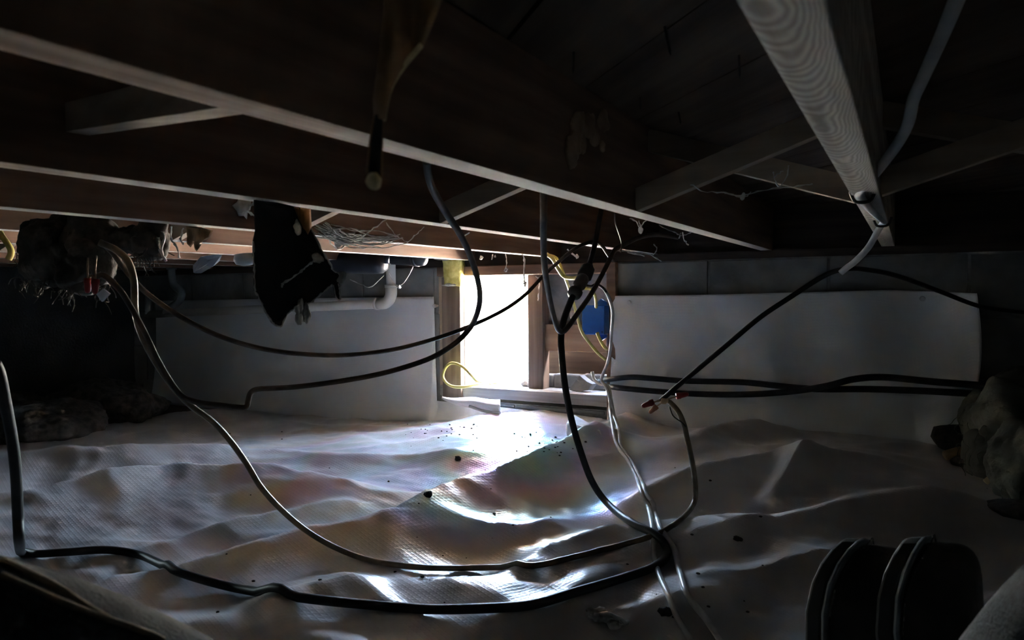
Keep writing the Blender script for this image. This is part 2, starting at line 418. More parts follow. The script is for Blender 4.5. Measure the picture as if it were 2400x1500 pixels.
def nail(px, py, ln, lean):
    p = PZ(px, py, ZC+0.002); t = (p.x+p.y)*s2
    par = next((pk for a, b, pk in planks if a-0.002 <= t <= b+0.002), ceil)
    MB().lathe(p, p+Vector((lean[0], lean[1], -ln)), [(0,.0016),(0.85,.0015),(1,.0003)], 6).build('nail', 'nail_metal', par)
for a in [(1557,55,.035,(.006,.004)),(1732,125,.030,(.0,.006)),(1345,115,.028,(-.004,.006)),(1590,260,.022,(.004,0)),(1500,225,.02,(0,.003)),(1800,60,.02,(.003,.003))]:
    nail(*a)

# sill plate and rim on top of the wall
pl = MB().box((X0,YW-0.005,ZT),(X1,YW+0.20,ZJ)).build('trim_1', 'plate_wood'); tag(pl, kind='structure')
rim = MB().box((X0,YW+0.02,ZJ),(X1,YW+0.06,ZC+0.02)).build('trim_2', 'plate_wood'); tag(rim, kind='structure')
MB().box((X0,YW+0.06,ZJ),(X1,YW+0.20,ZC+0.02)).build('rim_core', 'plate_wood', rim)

# access opening frame
win = empty('window_1'); tag(win, kind='structure')
YF = YW-0.028
def framed(name, px0, px1, z0, z1, y0, y1, mat, bev=0.003):
    yy = y0
    a = PY(px0, 780, yy).x; b = PY(px1, 780, yy).x
    return MB().box((a,y0,z0),(b,y1,z1)).build(name, mat, win, bevel=bev)
zs0 = PY(1240, 925, YF).z          # sill levels
SILL = 0.195
framed('frame_post', 1036, 1079, SILL-0.06, 0.667, YF, YW+0.06, 'post_wood')
MB().box((OX0-.01,YW+.002,SILL-.01),(PY(1079,780,YF).x+.003,YW+.085,0.672)).build('jamb_board','pale_wood',win,bevel=.002)
framed('frame_post', 1421, 1443, 0.09, ZT, YF, YW+0.19, 'header_wood')
MB().box((OX0,YF+0.004,0.672),(OX1,YW+0.20,ZT)).build('header', 'header_wood', win, bevel=0.003)
MB().box((-1.80,YW-0.012,SILL-0.045),(PY(1425,900,YF).x,YW+0.24,SILL)).build('sill', 'sill_wood', win, bevel=0.004)
framed('center_post', 1237, 1272, SILL, 0.672, YW+0.05, YW+0.112, 'post_wood')

# ---------------------------------------------------------------- plastic on the ground
def sm(t):
    t = np.clip(t, 0, 1); return t*t*(3-2*t)
RIDGES = [  # pixel polyline, height, sigma towards camera, sigma away
    ([(1470,1010),(1350,1062),(1240,1102),(1120,1128),(1000,1163),(880,1205)], .062, .085, .045),
    ([(1040,1195),(1130,1215),(1230,1225),(1320,1205)], .035, .05, .06),
    ([(1180,1310),(1300,1268),(1420,1240),(1560,1225),(1680,1215)], .045, .08, .05),
    ([(0,1155),(200,1118),(420,1092),(640,1095),(860,1128)], .055, .13, .06),
    ([(0,1060),(150,1052),(330,1045),(520,1030)], .05, .08, .10),
    ([(260,1322),(480,1285),(700,1240),(860,1212)], .026, .06, .02),
    ([(420,1228),(640,1190),(800,1165)], .022, .05, .03),
    ([(1580,1075),(1720,1045),(1860,1040),(1980,1050)], .035, .07, .06),
    ([(1480,1165),(1640,1130),(1800,1118),(1960,1112),(2060,1118)], .048, .07, .06),
    ([(1640,1245),(1800,1225),(2000,1205),(2200,1200),(2330,1215)], .05, .09, .06),
    ([(1800,1180),(1860,1140),(1900,1120)], .03, .03, .03),
    ([(1600,1340),(1760,1325),(1900,1300),(2050,1290)], .03, .06, .05),
    ([(560,1400),(760,1350),(900,1320)], .028, .10, .05),
    ([(1420,1400),(1560,1385),(1700,1370)], .02, .05, .04),
    ([(960,1012),(1100,1000),(1300,998),(1400,1005)], .02, .05, .05),
    ([(640,1040),(800,1060),(1000,1065),(1130,1075)], .022, .05, .04),
    ([(1170,1430),(1320,1380),(1420,1330)], .02, .04, .04),
]
CX, CYm, RS = -0.0, 0.0, 0
SX0, SX1, SY0, SY1 = -3.15, 1.38, -0.8, 2.628
def base_h(X, Y):
    return 0.008 + 0.085*sm((X+2.3)/1.2)*sm((Y-1.5)/1.0) + 0.02*sm((X+0.9)/1.0)*sm((Y-1.2)/1.0)
def height(X, Y):
    X = np.asarray(X, float); Y = np.asarray(Y, float)
    h = base_h(X, Y)
    for pts, A, sc, sa in RIDGES:
        W = [PZ(x, y, 0.05+A*0.5) for x, y in pts]
        best = np.full(X.shape, 1e9); side = np.zeros(X.shape); tt = np.zeros(X.shape)
        n = len(W)-1
        for i in range(n):
            ax, ay, bx, by = W[i].x, W[i].y, W[i+1].x, W[i+1].y
            dx, dy = bx-ax, by-ay; L2 = dx*dx+dy*dy+1e-9
            t = np.clip(((X-ax)*dx+(Y-ay)*dy)/L2, 0, 1)
            qx, qy = ax+dx*t, ay+dy*t
            d = np.hypot(X-qx, Y-qy); u = d < best
            best = np.where(u, d, best)
            rc = np.hypot(X, Y) < np.hypot(qx, qy)
            side = np.where(u, rc, side); tt = np.where(u, (i+t)/n, tt)
        sg = np.where(side > 0.5, sc, sa)
        end = 0.35+0.65*np.sin(np.pi*np.clip(tt*0.9+0.05, 0, 1))**0.6
        # profile: soft crest, slightly pointed
        q = best/sg
        h = h + 1.35*A*end*(0.6*np.exp(-0.5*q*q)+0.4*np.exp(-1.1*q))
    return h
NXg, NYg = 400, 300
gx = np.linspace(SX0, SX1, NXg); gy = np.linspace(SY0, SY1, NYg)
GX, GY = np.meshgrid(gx, gy)
H = height(GX, GY)
nz_ = np.zeros_like(H)
for j in range(NYg):
    for i in range(NXg):
        x, y = gx[i], gy[j]
        wx = x + 0.10*mnoise.noise((x*2.1, y*2.1, 5.0)); wy = y + 0.10*mnoise.noise((x*2.1, y*2.1, 9.0))
        a = mnoise.noise((wx*3.2+wy*0.6, wy*5.0, 1.7))
        b = 1-abs(mnoise.noise((wx*3.0, wy*5.2-wx*1.2, 4.2)))*2
        c = 1-abs(mnoise.noise((wx*7.0, wy*11.0+wx*3, 8.2)))*2
        nz_[j, i] = 0.014*a + 0.012*max(b, -0.2) + 0.0040*c + 0.0022*mnoise.noise((x*24, y*30, 2.0))
edge = sm((GY-SY0)/0.3)*sm((SY1-GY)/0.12+0.25)
HS = np.maximum(H + nz_*edge, 0.004)
def hs(x, y):
    fi = (x-SX0)/(SX1-SX0)*(NXg-1); fj = (y-SY0)/(SY1-SY0)*(NYg-1)
    i = int(min(max(fi, 0), NXg-2)); j = int(min(max(fj, 0), NYg-2))
    u = min(max(fi-i, 0), 1); v = min(max(fj-j, 0), 1)
    return (HS[j,i]*(1-u)+HS[j,i+1]*u)*(1-v)+(HS[j+1,i]*(1-u)+HS[j+1,i+1]*u)*v
def FL(px, py, up=0.0):                 # where the pixel's ray meets the ground sheet
    r = ray(px, py); d = 0.5; prev = None
    while d < 4.5:
        p = EYE + r*d
        if p.z < hs(p.x, p.y)+up or p.y > YW-0.03:
            return Vector((p.x, min(p.y, YW-0.03), hs(p.x, p.y)+up))
        d += 0.01
    return EYE + r*4.5
me = bpy.data.meshes.new('ground_sheet')
vs = np.stack([GX, GY, HS], -1).reshape(-1, 3)
idx = np.arange(NXg*NYg).reshape(NYg, NXg)
fs = np.stack([idx[:-1,:-1], idx[:-1,1:], idx[1:,1:], idx[1:,:-1]], -1).reshape(-1, 4)
me.from_pydata(vs.tolist(), [], fs.tolist()); me.update()
me.polygons.foreach_set('use_smooth', [True]*len(me.polygons))
uv = me.uv_layers.new(name='scrim')
li = np.zeros(len(me.loops), dtype=np.int32); me.loops.foreach_get('vertex_index', li)
# threads drift with the folds of the film
ca, sa_ = math.cos(0.42), math.sin(0.42)
ux = vs[:,0]*ca - vs[:,1]*sa_ + 0.05*np.sin(vs[:,1]*2.3) + vs[:,2]*0.6
uy = vs[:,0]*sa_ + vs[:,1]*ca + 0.05*np.sin(vs[:,0]*1.9) + vs[:,2]*0.6
uv.data.foreach_set('uv', np.stack([ux, uy], -1)[li].reshape(-1))
sheet = bpy.data.objects.new('ground_sheet', me); col.objects.link(sheet); me.materials.append(M['vapor_sheet'])
tag(sheet, 'large rumpled white plastic sheet with woven grid covering the dirt ground', 'plastic sheet')

def grid_sheet(name, nx, nz, fn, mat, parent=None, thick=0.0015):
    V = []; 
    for j in range(nz+1):
        for i in range(nx+1): V.append(fn(i/nx, j/nz))
    F = [(j*(nx+1)+i, j*(nx+1)+i+1, (j+1)*(nx+1)+i+1, (j+1)*(nx+1)+i) for j in range(nz) for i in range(nx)]
    me = bpy.data.meshes.new(name); me.from_pydata([tuple(v) for v in V], [], F); me.update()
    me.polygons.foreach_set('use_smooth', [True]*len(me.polygons))
    uv = me.uv_layers.new(name='scrim'); li = np.zeros(len(me.loops), dtype=np.int32)
    me.loops.foreach_get('vertex_index', li)
    va = np.array([tuple(v) for v in V]); uvs = np.stack([va[:,0]+0.1*va[:,2], va[:,2]+va[:,1]], -1)
    uv.data.foreach_set('uv', uvs[li].reshape(-1))
    o = bpy.data.objects.new(name, me); col.objects.link(o); me.materials.append(M[mat])
    if parent: o.parent = parent
    if thick:
        m = o.modifiers.new('s', 'SOLIDIFY'); m.thickness = thick; m.offset = 0
    return o
def lerp(a, b, t): return a+(b-a)*t
def pwl(x, pts):
    for (xa, ya), (xb, yb) in zip(pts, pts[1:]):
        if x <= xb: return lerp(ya, yb, max(0, (x-xa)/(xb-xa)))
    return pts[-1][1]
def left_sheet(u, v):
    X = lerp(-3.72, -1.035, u)
    top = pwl(X, [(-3.72,.568),(-2.8,.578),(-1.825,.584),(-1.822,.584),(-1.818,.125),(-1.45,.118),(-1.0,.098)])
    bot = hs(X, 2.60)-0.01 if X > SX0 else 0.0
    bot = max(bot, 0.0)
    z = lerp(bot, max(top, bot+0.01), v)
    wv = 0.010*mnoise.noise((X*2.2, z*1.5, 3.0)) + 0.006*mnoise.noise((X*6, z*3, 7.0))
    flare = 0.05*(1-v)**3
    return Vector((X, YW-0.014-abs(wv)-flare, z))
ls = grid_sheet('wall_sheet', 300, 40, left_sheet, 'wall_sheet')
tag(ls, 'white plastic sheet on the block wall below the white drain pipe', 'plastic sheet', 'plastic sheets on the wall')
def right_sheet(u, v):
    zt = pwl(u, [(0,.583),(.3,.585),(.6,.592),(.8,.597),(1,.585)])
    X = lerp(-0.992, 0.185, u) + (0.035*math.sin(v*math.pi)**1.0 - 0.05*(1-v))*sm(np.array((u-.8)/.2)).item()
    bot = hs(X, 2.60)-0.01
    z = lerp(bot, zt, v)
    wv = 0.030*mnoise.noise((X*2.6+z*1.2, z*1.4, 13.0)) + 0.014*mnoise.noise((X*6, z*2.6, 17.0)) + 0.010*math.exp(-((X+.86-.1*(z-.4))/.05)**2)
    curl = 0.06*sm(np.array((u-.86)/.14)).item()
    return Vector((X, YW-0.020-abs(wv)-curl-0.05*(1-v)**3, z))
rs = grid_sheet('wall_sheet', 160, 60, right_sheet, 'wall_sheet')
tag(rs, 'white plastic sheet on the block wall behind two black cables', 'plastic sheet', 'plastic sheets on the wall')
# pins of the sheets
def pin(px, py, sh):
    p = PY(px, py, YW-0.03); MB().lathe(p+Vector((0,.03,0)), p+Vector((0,-.006,0)), [(0,.004),(.8,.009),(1,.006)], 10).build('pin', 'white_tag', sh)
pin(1475,709,rs); pin(1017,717,ls); pin(2162,700,rs)
# folded flap below the sill
def flap(u, v):
    a = lerp(Vector((1030,926)), Vector((1172,934)), u) if False else None
    x = lerp(1036, 1172, u); yt = lerp(930, 936, u)+2*math.sin(u*9); yb = lerp(934, 972, u**0.8)+2*math.sin(u*7)
    y = lerp(yb, yt, v)
    q = PY(x, y, YW-0.075-0.03*u+0.035*math.sin(v*math.pi)*-1)
    return q
fl = grid_sheet('sheet_flap', 24, 10, flap, 'wall_sheet', None, 0.003)
tag(fl, 'small folded flap of white plastic lying under the wooden sill', 'plastic sheet')
fl2 = MB().tube(cr([PY(1100,952,YW-.12), PY(1130,962,YW-.13), PY(1160,968,YW-.135), PY(1174,966,YW-.125)], 6), 0.006, 8).build('fold_roll', 'wall_sheet', fl, True)
# pale slab on the ground by the opening
sp = [FL(1326,1022), FL(1410,1026), FL(1408,1000), FL(1345,996)]
mb = MB(); zb = min(p.z for p in sp)-0.004
mb.prism([Vector((p.x, p.y, zb)) for p in sp], (0,0,0.055))
tag(mb.build('foam_block', 'white_tag', None, False, 0.012), 'pale rounded foam slab lying on the ground sheet below the opening', 'foam block')

# ================================================================== JOISTS AND BRIDGING
JX = {'R': -0.0542, 'A': -0.430, 'B': -0.836, 'C': -1.242, 'D': -1.648, 'E': -2.054, 'F': -2.46, 'G': -2.866, 'H': -3.272,
      'I': -3.678, 'S': 0.352}
JL = {
 'R': 'dusty grey floor joist with the silver cable stapled to its underside',
 'A': 'long brown floor joist with a fluffy tan tuft stuck on its side',
 'B': 'floor joist that the torn black paper flap hangs from',
 'C': 'floor joist with dark shaggy insulation hanging under it',
 'D': 'reddish floor joist just above the white drain pipe elbow',
 'E': 'floor joist half hidden directly behind the reddish joist',
 'S': 'dark floor joist on the far side of the silver cable',
}
for k, x in JX.items():
    mat = 'dusty_wood' if k in 'R' else 'joist_wood'
    jb = MB().box((x-0.019, Y0, ZJ), (x+0.019, YW+0.02, ZC))
    o = jb.build('floor_joist', mat, None, False, 0.0015)
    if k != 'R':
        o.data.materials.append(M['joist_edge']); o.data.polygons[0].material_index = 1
    tag(o, JL.get(k, 'plain brown floor joist in the dark part of the crawl space'), 'joist', 'floor joists')
def dusty(name, c1, c2):
    pass
BR = []
def brace(xa, za, xb, zb, y, wd=0.038, th=0.024, mat='brace_wood', label=None):
    o = MB().bar((xa,y,za),(xb,y,zb), th, wd, up=(0,0,1)).build('cross_brace', mat, None, False, 0.001)
    tag(o, label or 'short wooden cross brace nailed between two floor joists', 'brace', 'cross bridging between joists')
    return o
ks = ['G','F','E','D','C','B','A','R','S']
for a, b in zip(ks, ks[1:]):
    xa, xb = JX[a]+0.019, JX[b]-0.019
    lab = {'A': ('wooden cross brace rising toward the joist with the silver cable', 'wooden cross brace rising away from the joist with the silver cable'),
           'B': ('cross brace between the black-flap joist and the tan-tuft joist, low end at tan tuft', 'cross brace between the black-flap joist and the tan-tuft joist, low end at black flap'),
           'C': ('cross brace behind the dense cobweb, low end at the shaggy-insulation joist', 'cross brace behind the dense cobweb, low end at the black-flap joist'),
           'D': ('cross brace next to the reddish joist, low end at the reddish joist', 'cross brace next to the reddish joist, high end at the reddish joist'),
           'R': ('cross brace behind the silver cable, rising from the dusty joist', 'cross brace behind the silver cable, rising toward the dusty joist')}.get(a, (None, None))
    brace(xa-0.004, ZJ+0.018, xb+0.004, ZC-0.022, 1.215, label=lab[0])
    brace(xa-0.004, ZC-0.022, xb+0.004, ZJ+0.018, 1.285, label=lab[1])
nb = MB().bar((JX['A']-0.015,0.390,ZJ+0.018),(JX['B']+0.015,0.490,ZJ+0.060),0.026,0.032).build('cross_brace','brace_wood',None,False,0.001)
tag(nb,'lone wooden brace beside the near end of the tan-tuft joist','brace','cross bridging between joists')

# ================================================================== OUTSIDE
og = MB(); n = 26
for j in range(n+1):
    for i in range(n+1):
        x = lerp(-7, 5, i/n); y = lerp(YW+0.2, 14, (j/n)**1.7)
        z = 0.165 + 0.02*mnoise.noise((x*1.3, y*1.3, 0)) + 0.012*max(0, y-4)
        og.v.append((x, y, z))
og.f = [(j*(n+1)+i, j*(n+1)+i+1, (j+1)*(n+1)+i+1, (j+1)*(n+1)+i) for j in range(n) for i in range(n)]
o = og.build('outside_ground', 'outside_soil', None, True); tag(o, kind='structure')
o = MB().box((X0-6,-4,0.10),(X0-0.7,YW+0.2,0.175)).build('side_ground','outside_soil'); tag(o, kind='structure')
def outpt(px, py, Y): return PY(px, py, Y)
# brick stack seen outside
def brick(px0, px1, py0, py1, Y, mat, label):
    a = PY(px0, py1, Y); b = PY(px1, py0, Y)
    m = MB(); c = (a+b)/2
    m.obox(c+Vector((0,.05,0)), Vector(((b.x-a.x)/2,0.012,0)), Vector((-.006,.05,0)), Vector((0,0,(b.z-a.z)/2)))
    o = m.build('brick', mat, None, False, 0.006); tag(o, label, 'brick', 'masonry pile outside'); return o
gz = 0.17
# pile: slabs stacked from the ground up
yb_ = 4.15
for i, (x0, x1, y0, y1, mt, lb) in enumerate([
    (1168,1248,735,768,'brick','mottled brick in the pile outside the opening'),
    (1172,1250,716,735,'stone','thin pale stone slab on top of the brick outside'),
    (1160,1256,768,792,'stone','pale foundation stone under the brick outside'),
    (1164,1252,792,822,'stone','lowest pale stone of the pile outside')]):
    brick(x0,x1,y0,y1,yb_,mt,lb)
def rock(px, py, rx, ry, rz, Y, mat, label, name='stone', seed=1):
    c = PY(px, py, Y)
    o = MB().blob(c, (rx,ry,rz), 0.35, 14, 3, seed).build(name, mat, None, True); tag(o, label, 'stone', 'loose stones at the opening'); return o
def gp(px, py, Y0_=None, zz=0.17):
    return PZ(px, py, zz)
p = PZ(1122, 806, 0.19)
o = MB().blob(p+Vector((0,0,.02)), (.045,.045,.04), .3, 12, 3, 3).build('stone','rust_stone',None,True); tag(o,'round reddish stone lying alone on the bright ground outside','stone','loose stones at the opening')
o = MB().blob(PY(1133,868,YW+.36), (.026,.02,.016), .35, 20, 3, 5).build('stone','rust_stone',None,True); tag(o,'small orange stone just beyond the sill','stone','loose stones at the opening')
for i,(px,py,r) in enumerate([(1108,884,.030),(1124,890,.026),(1146,894,.024),(1157,899,.018),(1240,896,.028),(1254,900,.024),(1248,890,.02),(1232,902,.014),(1112,898,.014)]):
    c = PY(px,py,YW+.12); c.z = SILL+r*0.45
    lab = 'jagged pale rubble piece heaped on the sill by the pale jamb board' if px < 1200 else 'jagged pale rubble piece heaped on the sill by the center post'
    o = MB().blob(c,(r*1.2,r,r*.75),.5,28,3,i+11).build('rubble_piece','stone' if i%3 else 'rust_stone',None,False); tag(o,lab,'rubble','rubble on the sill')
# stick and blue jug outside
o = MB().tube(cr([PY(1198,858,YW+.3),PY(1218,853,YW+.3),PY(1245,851,YW+.3)],4),.006,7).build('stick','brace_wood',None,True); tag(o,'thin stick lying across the pale blue jug outside','stick')
ja = PY(1178,892,YW+.27); jb_ = PY(1246,878,YW+.27); ja.z = jb_.z = 0.165+0.055
o = MB().lathe(ja,jb_,[(0,.028),(.03,.046),(.1,.056),(.5,.058),(.9,.056),(1,.046)],18).build('jug','jug',None,True)
jr = empty('plastic_jug'); o.parent = jr; o.name='jug_body'
MB().lathe(ja+(ja-jb_)*0.18, ja, [(0,.014),(.5,.014),(1,.028)],12).build('neck','jug',jr,True)
tag(jr,'pale blue plastic jug lying on its side outside the sill','jug')

# ---- boards filling the right half of the opening
def panel(name, px0, px1, py0, py1, y0, y1, mat, label, cat, bev=0.002):
    a = PY(px0, py1, y0); b = PY(px1, py0, y0)
    o = MB().box((a.x,y0,a.z),(b.x,y1,b.z)).build(name, mat, None, False, bev); tag(o, label, cat); return o
panel('cement_board', 1258, 1440, 640, 752, YW+.115, YW+.14, 'old_concrete', 'grey cement board closing the upper right of the opening', 'board')
panel('wood_block', 1277, 1424, 762, 822, YW+.07, YW+.112, 'block_wood', 'tan wooden board across the opening behind the blue box', 'board')
panel('wood_strip', 1258, 1440, 752, 768, YW+.115, YW+.15, 'post_wood', 'narrow weathered strip between cement board and tan board', 'board')
panel('dark_gap_panel', 1262, 1445, 766, 935, YW+.175, YW+.20, 'plate_wood', 'added dark panel filling the shadowed gap below the tan board', 'board')  # added panel, its dark colour stands in for the shaded hollow
a = PY(1268, 915, YW+.10); b = PY(1328, 884, YW+.10)
for i,(x0,x1) in enumerate([(1266,1296),(1298,1362),(1364,1428)]):
    a = PY(x0, 900, YW+.12); b = PY(x1, 880, YW+.12)
    o = MB().box((a.x,YW+.12,SILL),(b.x,YW+.17,SILL+.055+.004*i)).build('concrete_lump','old_concrete',None,False,.006)
    tag(o, ['broken concrete block piece beside the center post','middle broken concrete block piece behind the shard','broken concrete block piece beside the right frame post'][i],'concrete','broken concrete on the sill')
sh = [PY(1333,913,YW+.05),PY(1350,888,YW+.06),PY(1358,879,YW+.06),PY(1376,894,YW+.055),PY(1389,899,YW+.05),PY(1378,914,YW+.045),PY(1350,917,YW+.045)]
dzs = SILL-min(p.z for p in sh); sh=[p+Vector((0,0,dzs)) for p in sh]
o = MB().prism(sh,(0.01,.03,0)).build('stone_shard','old_concrete',None,False,.002); tag(o,'pointed pale concrete shard leaning on the sill','stone')
o = MB().blob(PY(1342,738,YW+.08),(.014,.012,.02),.3,30,3,9).build('plaster_lump','stone',None,True); tag(o,'small pale plaster lump stuck on the board behind the cord','plaster')

# ================================================================== PIPES
def pipe(pts, r, name, mat, par, seg=14): return MB().tube(pts, r, seg).build(name, mat, par, True)
dp = empty('drain_pipe')
h0 = PY(905,712,2.50); h1 = PY(345,737,2.53); v0 = Vector((PY(916,690,2.50).x, 2.50, 0)); rP = .0205
cx_ = PY(917,690,2.50).x
pipe([Vector((cx_-.055,2.50,h0.z)), Vector((h1.x,2.53,h1.z))], rP, 'horizontal_run', 'pvc', dp)
pipe([Vector((cx_,2.50,h0.z+.05)), Vector((cx_,2.50,ZC+.005))], rP, 'riser', 'pvc', dp)
el = [Vector((cx_-.075,2.50,h0.z)),Vector((cx_-.05,2.50,h0.z))]+[Vector((cx_-.05+.05*math.sin(t),2.50,h0.z+.05-.05*math.cos(t))) for t in [i*math.pi/16 for i in range(1,9)]]+[Vector((cx_,2.50,h0.z+.075))]
pipe(el, rP+.0045, 'elbow', 'pvc', dp, 16)
MB().tube([Vector((cx_-.082,2.50,h0.z)),Vector((cx_-.070,2.50,h0.z))], rP+.007, 16).build('collar','pvc',dp,True)
MB().tube([Vector((cx_,2.50,h0.z+.068)),Vector((cx_,2.50,h0.z+.082))], rP+.007, 16).build('collar','pvc',dp,True)
tag(dp,'white plastic drain pipe with an elbow running along the wall','pipe')
tp = empty('trap_pipe')
pipe(cr([PY(402,600,2.5),PY(402,640,2.5),PY(408,668,2.5),PY(425,684,2.5),PY(420,705,2.5),PY(398,722,2.51),PY(386,736,2.53)],8), .019, 'trap_bend', 'grey_pipe', tp)
MB().tube([PY(402,612,2.5),PY(402,632,2.5)], .025, 14).build('slip_nut','grey_pipe',tp,True)
MB().tube([PY(350,690,2.53),PY(350,736,2.53)], .022, 14).build('branch_fitting','grey_pipe',tp,True)
tag(tp,'dull grey curved trap pipe rising from the drain pipe','pipe')
b1 = empty('black_drain_pipe')
a = PY(905,617,2.30); bX = PY(700,612,2.30)
MB().lathe(bX, a, [(0,.035),(.3,.035),(.32,.045),(.86,.045),(.95,.042),(.985,.032),(1,.015)], 18).build('pipe_body','abs_black',b1,True)
MB().tube([PY(906,590,2.30),PY(906,618,2.30)], .012, 12).build('vent_stub','abs_black',b1,True)
tag(b1,'thick black plastic drain pipe left of the white riser','pipe')
b2 = empty('black_pipe_stub')
MB().lathe(PY(920,603,2.36),PY(1000,606,2.36),[(0,.03),(.8,.032),(.93,.028),(1,.012)],16).build('stub_body','abs_black',b2,True)
MB().lathe(PY(972,604,2.36),PY(980,604,2.36),[(0,.036),(1,.036)],16).build('band','abs_black',b2,True)
tag(b2,'short black plastic pipe end right of the white riser','pipe')
# pale hanging plastic scraps near the trap
o = MB().prism([P(452,642,2.0),P(450,622,2.0),P(470,600,2.0),P(503,596,2.0),P(496,612,2.02),P(478,626,2.02)],(.01,.02,0)).build('duct_scrap','duct_grey',None,False,.003)
tag(o,'pale blue-grey torn duct piece hanging under the reddish joist','duct scrap')
o = MB().lathe(P(575,596,2.05),P(578,622,2.05),[(0,.030),(.5,.034),(.85,.028),(1,.012)],14).build('plastic_cup','duct_grey',None,True)
tag(o,'rounded blue-grey plastic cap half hidden by the black flap','cap')
o = MB().tube([L3(-2.62,3.05,0.0)+Vector((0,0,0)), L3(-2.62,3.05,ZJ)],.055,14).build('post','iron_post',None,True)
tag(o,'dark round support post standing at the far dark end','post')

# ================================================================== BLUE JUNCTION BOX
bx = empty('junction_box')
yb = YW-.075
a = PY(1366,783,yb); b = PY(1417,716,yb)
MB().box((a.x,yb,a.z),(b.x,yb+.05,b.z)).build('box_body','blue_plastic',bx,False,.004)
MB().box((a.x-.001,yb-.006,a.z-.001),(b.x+.001,yb+.001,b.z+.001)).build('cover','blue_plastic',bx,False,.003)
W_ = b.x-a.x; Hh = b.z-a.z
for zz, s in ((b.z,1),(a.z,-1)):
    MB().prism([Vector((b.x-.045,yb+.012,zz)),Vector((b.x+.002,yb+.012,zz)),Vector((b.x+.002,yb+.012,zz+s*.012)),Vector((b.x-.02,yb+.012,zz+s*.026)),Vector((b.x-.034,yb+.012,zz+s*.014))],(0,.012,0)).build('mounting_ear','blue_plastic',bx,False,.002)
for sx in (0.09,0.91):
    for sz in (0.08,0.92):
        c = Vector((a.x+W_*sx, yb-.006, a.z+Hh*sz))
        MB().lathe(c+Vector((0,.002,0)),c+Vector((0,-.002,0)),[(0,.0045),(.8,.0045),(1,.003)],10).build('cover_screw','blue_dark',bx)
MB().box((a.x-.008,yb+.008,a.z+Hh*.42),(a.x+.001,yb+.03,a.z+Hh*.60)).build('side_tab','blue_dark',bx,False,.002)
tag(bx,'square blue plastic electrical junction box hung beside the opening','junction box')

# ================================================================== CABLES
def interp(spec):
    """spec: list of (px, py, depth or None or 'f' for on the ground); fills missing depths along the path"""
    pts = []; ds = []
    for s in spec:
        d = s[2] if len(s) > 2 else None
        if isinstance(d, str) and d[0] == 'y':
            q = PY(s[0], s[1], float(d[1:])); ds.append((q-EYE).dot(FWD)); pts.append(q)
        elif isinstance(d, str):
            up = float(d[1:]) if len(d) > 1 else .006
            q = FL(s[0], s[1], up); ds.append((q-EYE).dot(FWD)); pts.append(q)
        else: ds.append(d); pts.append(None)
    acc = [0]
    for i in range(1, len(spec)): acc.append(acc[-1]+math.hypot(spec[i][0]-spec[i-1][0], spec[i][1]-spec[i-1][1]))
    kn = [i for i, d in enumerate(ds) if d is not None]
    out = []
    for i in range(len(spec)):
        if pts[i] is not None: out.append(pts[i]); continue
        d = np.interp(acc[i], [acc[k] for k in kn], [ds[k] for k in kn])
        q = P(spec[i][0], spec[i][1], d)
        if SX0 < q.x < SX1 and SY0 < q.y < SY1: 
            g = hs(q.x, q.y)+.006
            if q.z < g: q = FL(spec[i][0], spec[i][1], .006)
        if q.y > YW-.03: q = PY(spec[i][0], spec[i][1], YW-.03)
        out.append(q)
    return out
def ground_fix(pts, r):
    out = []
    for p in pts:
        q = Vector(p)
        if SX0 < q.x < SX1 and SY0 < q.y < SY1: q.z = max(q.z, hs(q.x, q.y)+r*0.8)
        out.append(q)
    return out
def cable(name, spec, r, mat, label, cat='cable', flat=1.0, parent=None, group=None, seg=8):
    path = ground_fix(cr(interp(spec), 8), r)
    o = MB().tube(path, r, seg, flat).build(name, mat, parent, True)
    if label: tag(o, label, cat, group)
    return o, path
def wire_nut(a, b, par, mat='wire_red', s=1.0):
    a = Vector(a); b = a + (Vector(b)-a).normalized()*.026*s
    MB().lathe(a, b, [(0,.0068*s),(.3,.0072*s),(.35,.0064*s),(.85,.005*s),(1,.0028*s)], 10).build('wire_nut', mat, par, True)

# 1 brown cable from the tan-tuft joist, looping past the opening to the left bundle
c1 = empty('looping_cable')
cable('cable_sheath', [(1000,376,.92),(1003,405,.95),(1015,445),(1043,495),(1080,552),(1108,615,1.25),(1124,680),(1121,725),(1102,768,1.42),(1062,808),(1000,843,1.45),(900,874),(800,893),(700,906,1.42),(640,910),(605,912),(588,920,1.4),(581,940),(578,952),(565,955),(520,950,1.38),(470,944),(430,930),(400,895),(368,840),(342,785),(310,725,1.3),(285,685),(262,660),(240,645),(222,651,1.26)], .0055, 'cable_brown', None, parent=c1)
wire_nut(P(207,652,1.26), P(205,690,1.26), c1); wire_nut(P(224,654,1.25), P(222,695,1.25), c1)
MB().tube(cr([P(222,651,1.26),P(214,646,1.26),P(207,655,1.26)],5),.0022,6).build('bare_wire','copper',c1,True)
MB().tube(cr([P(206,655,1.26),P(205,630,1.26),P(206,605,1.27)],5),.0018,6).build('bare_wire','copper',c1,True)
MB().tube(cr([P(224,656,1.25),P(223,630,1.25),P(226,600,1.27)],5),.0018,6).build('bare_wire','copper',c1,True)
o = MB().prism([P(226,690,1.25),P(241,677,1.25),P(256,688,1.26),P(238,707,1.26)],(.0,.003,0)).build('paper_tag','white_tag',c1)
tag(c1,'brown cable looping from the tan-tuft joist past the opening to red connectors','cable')
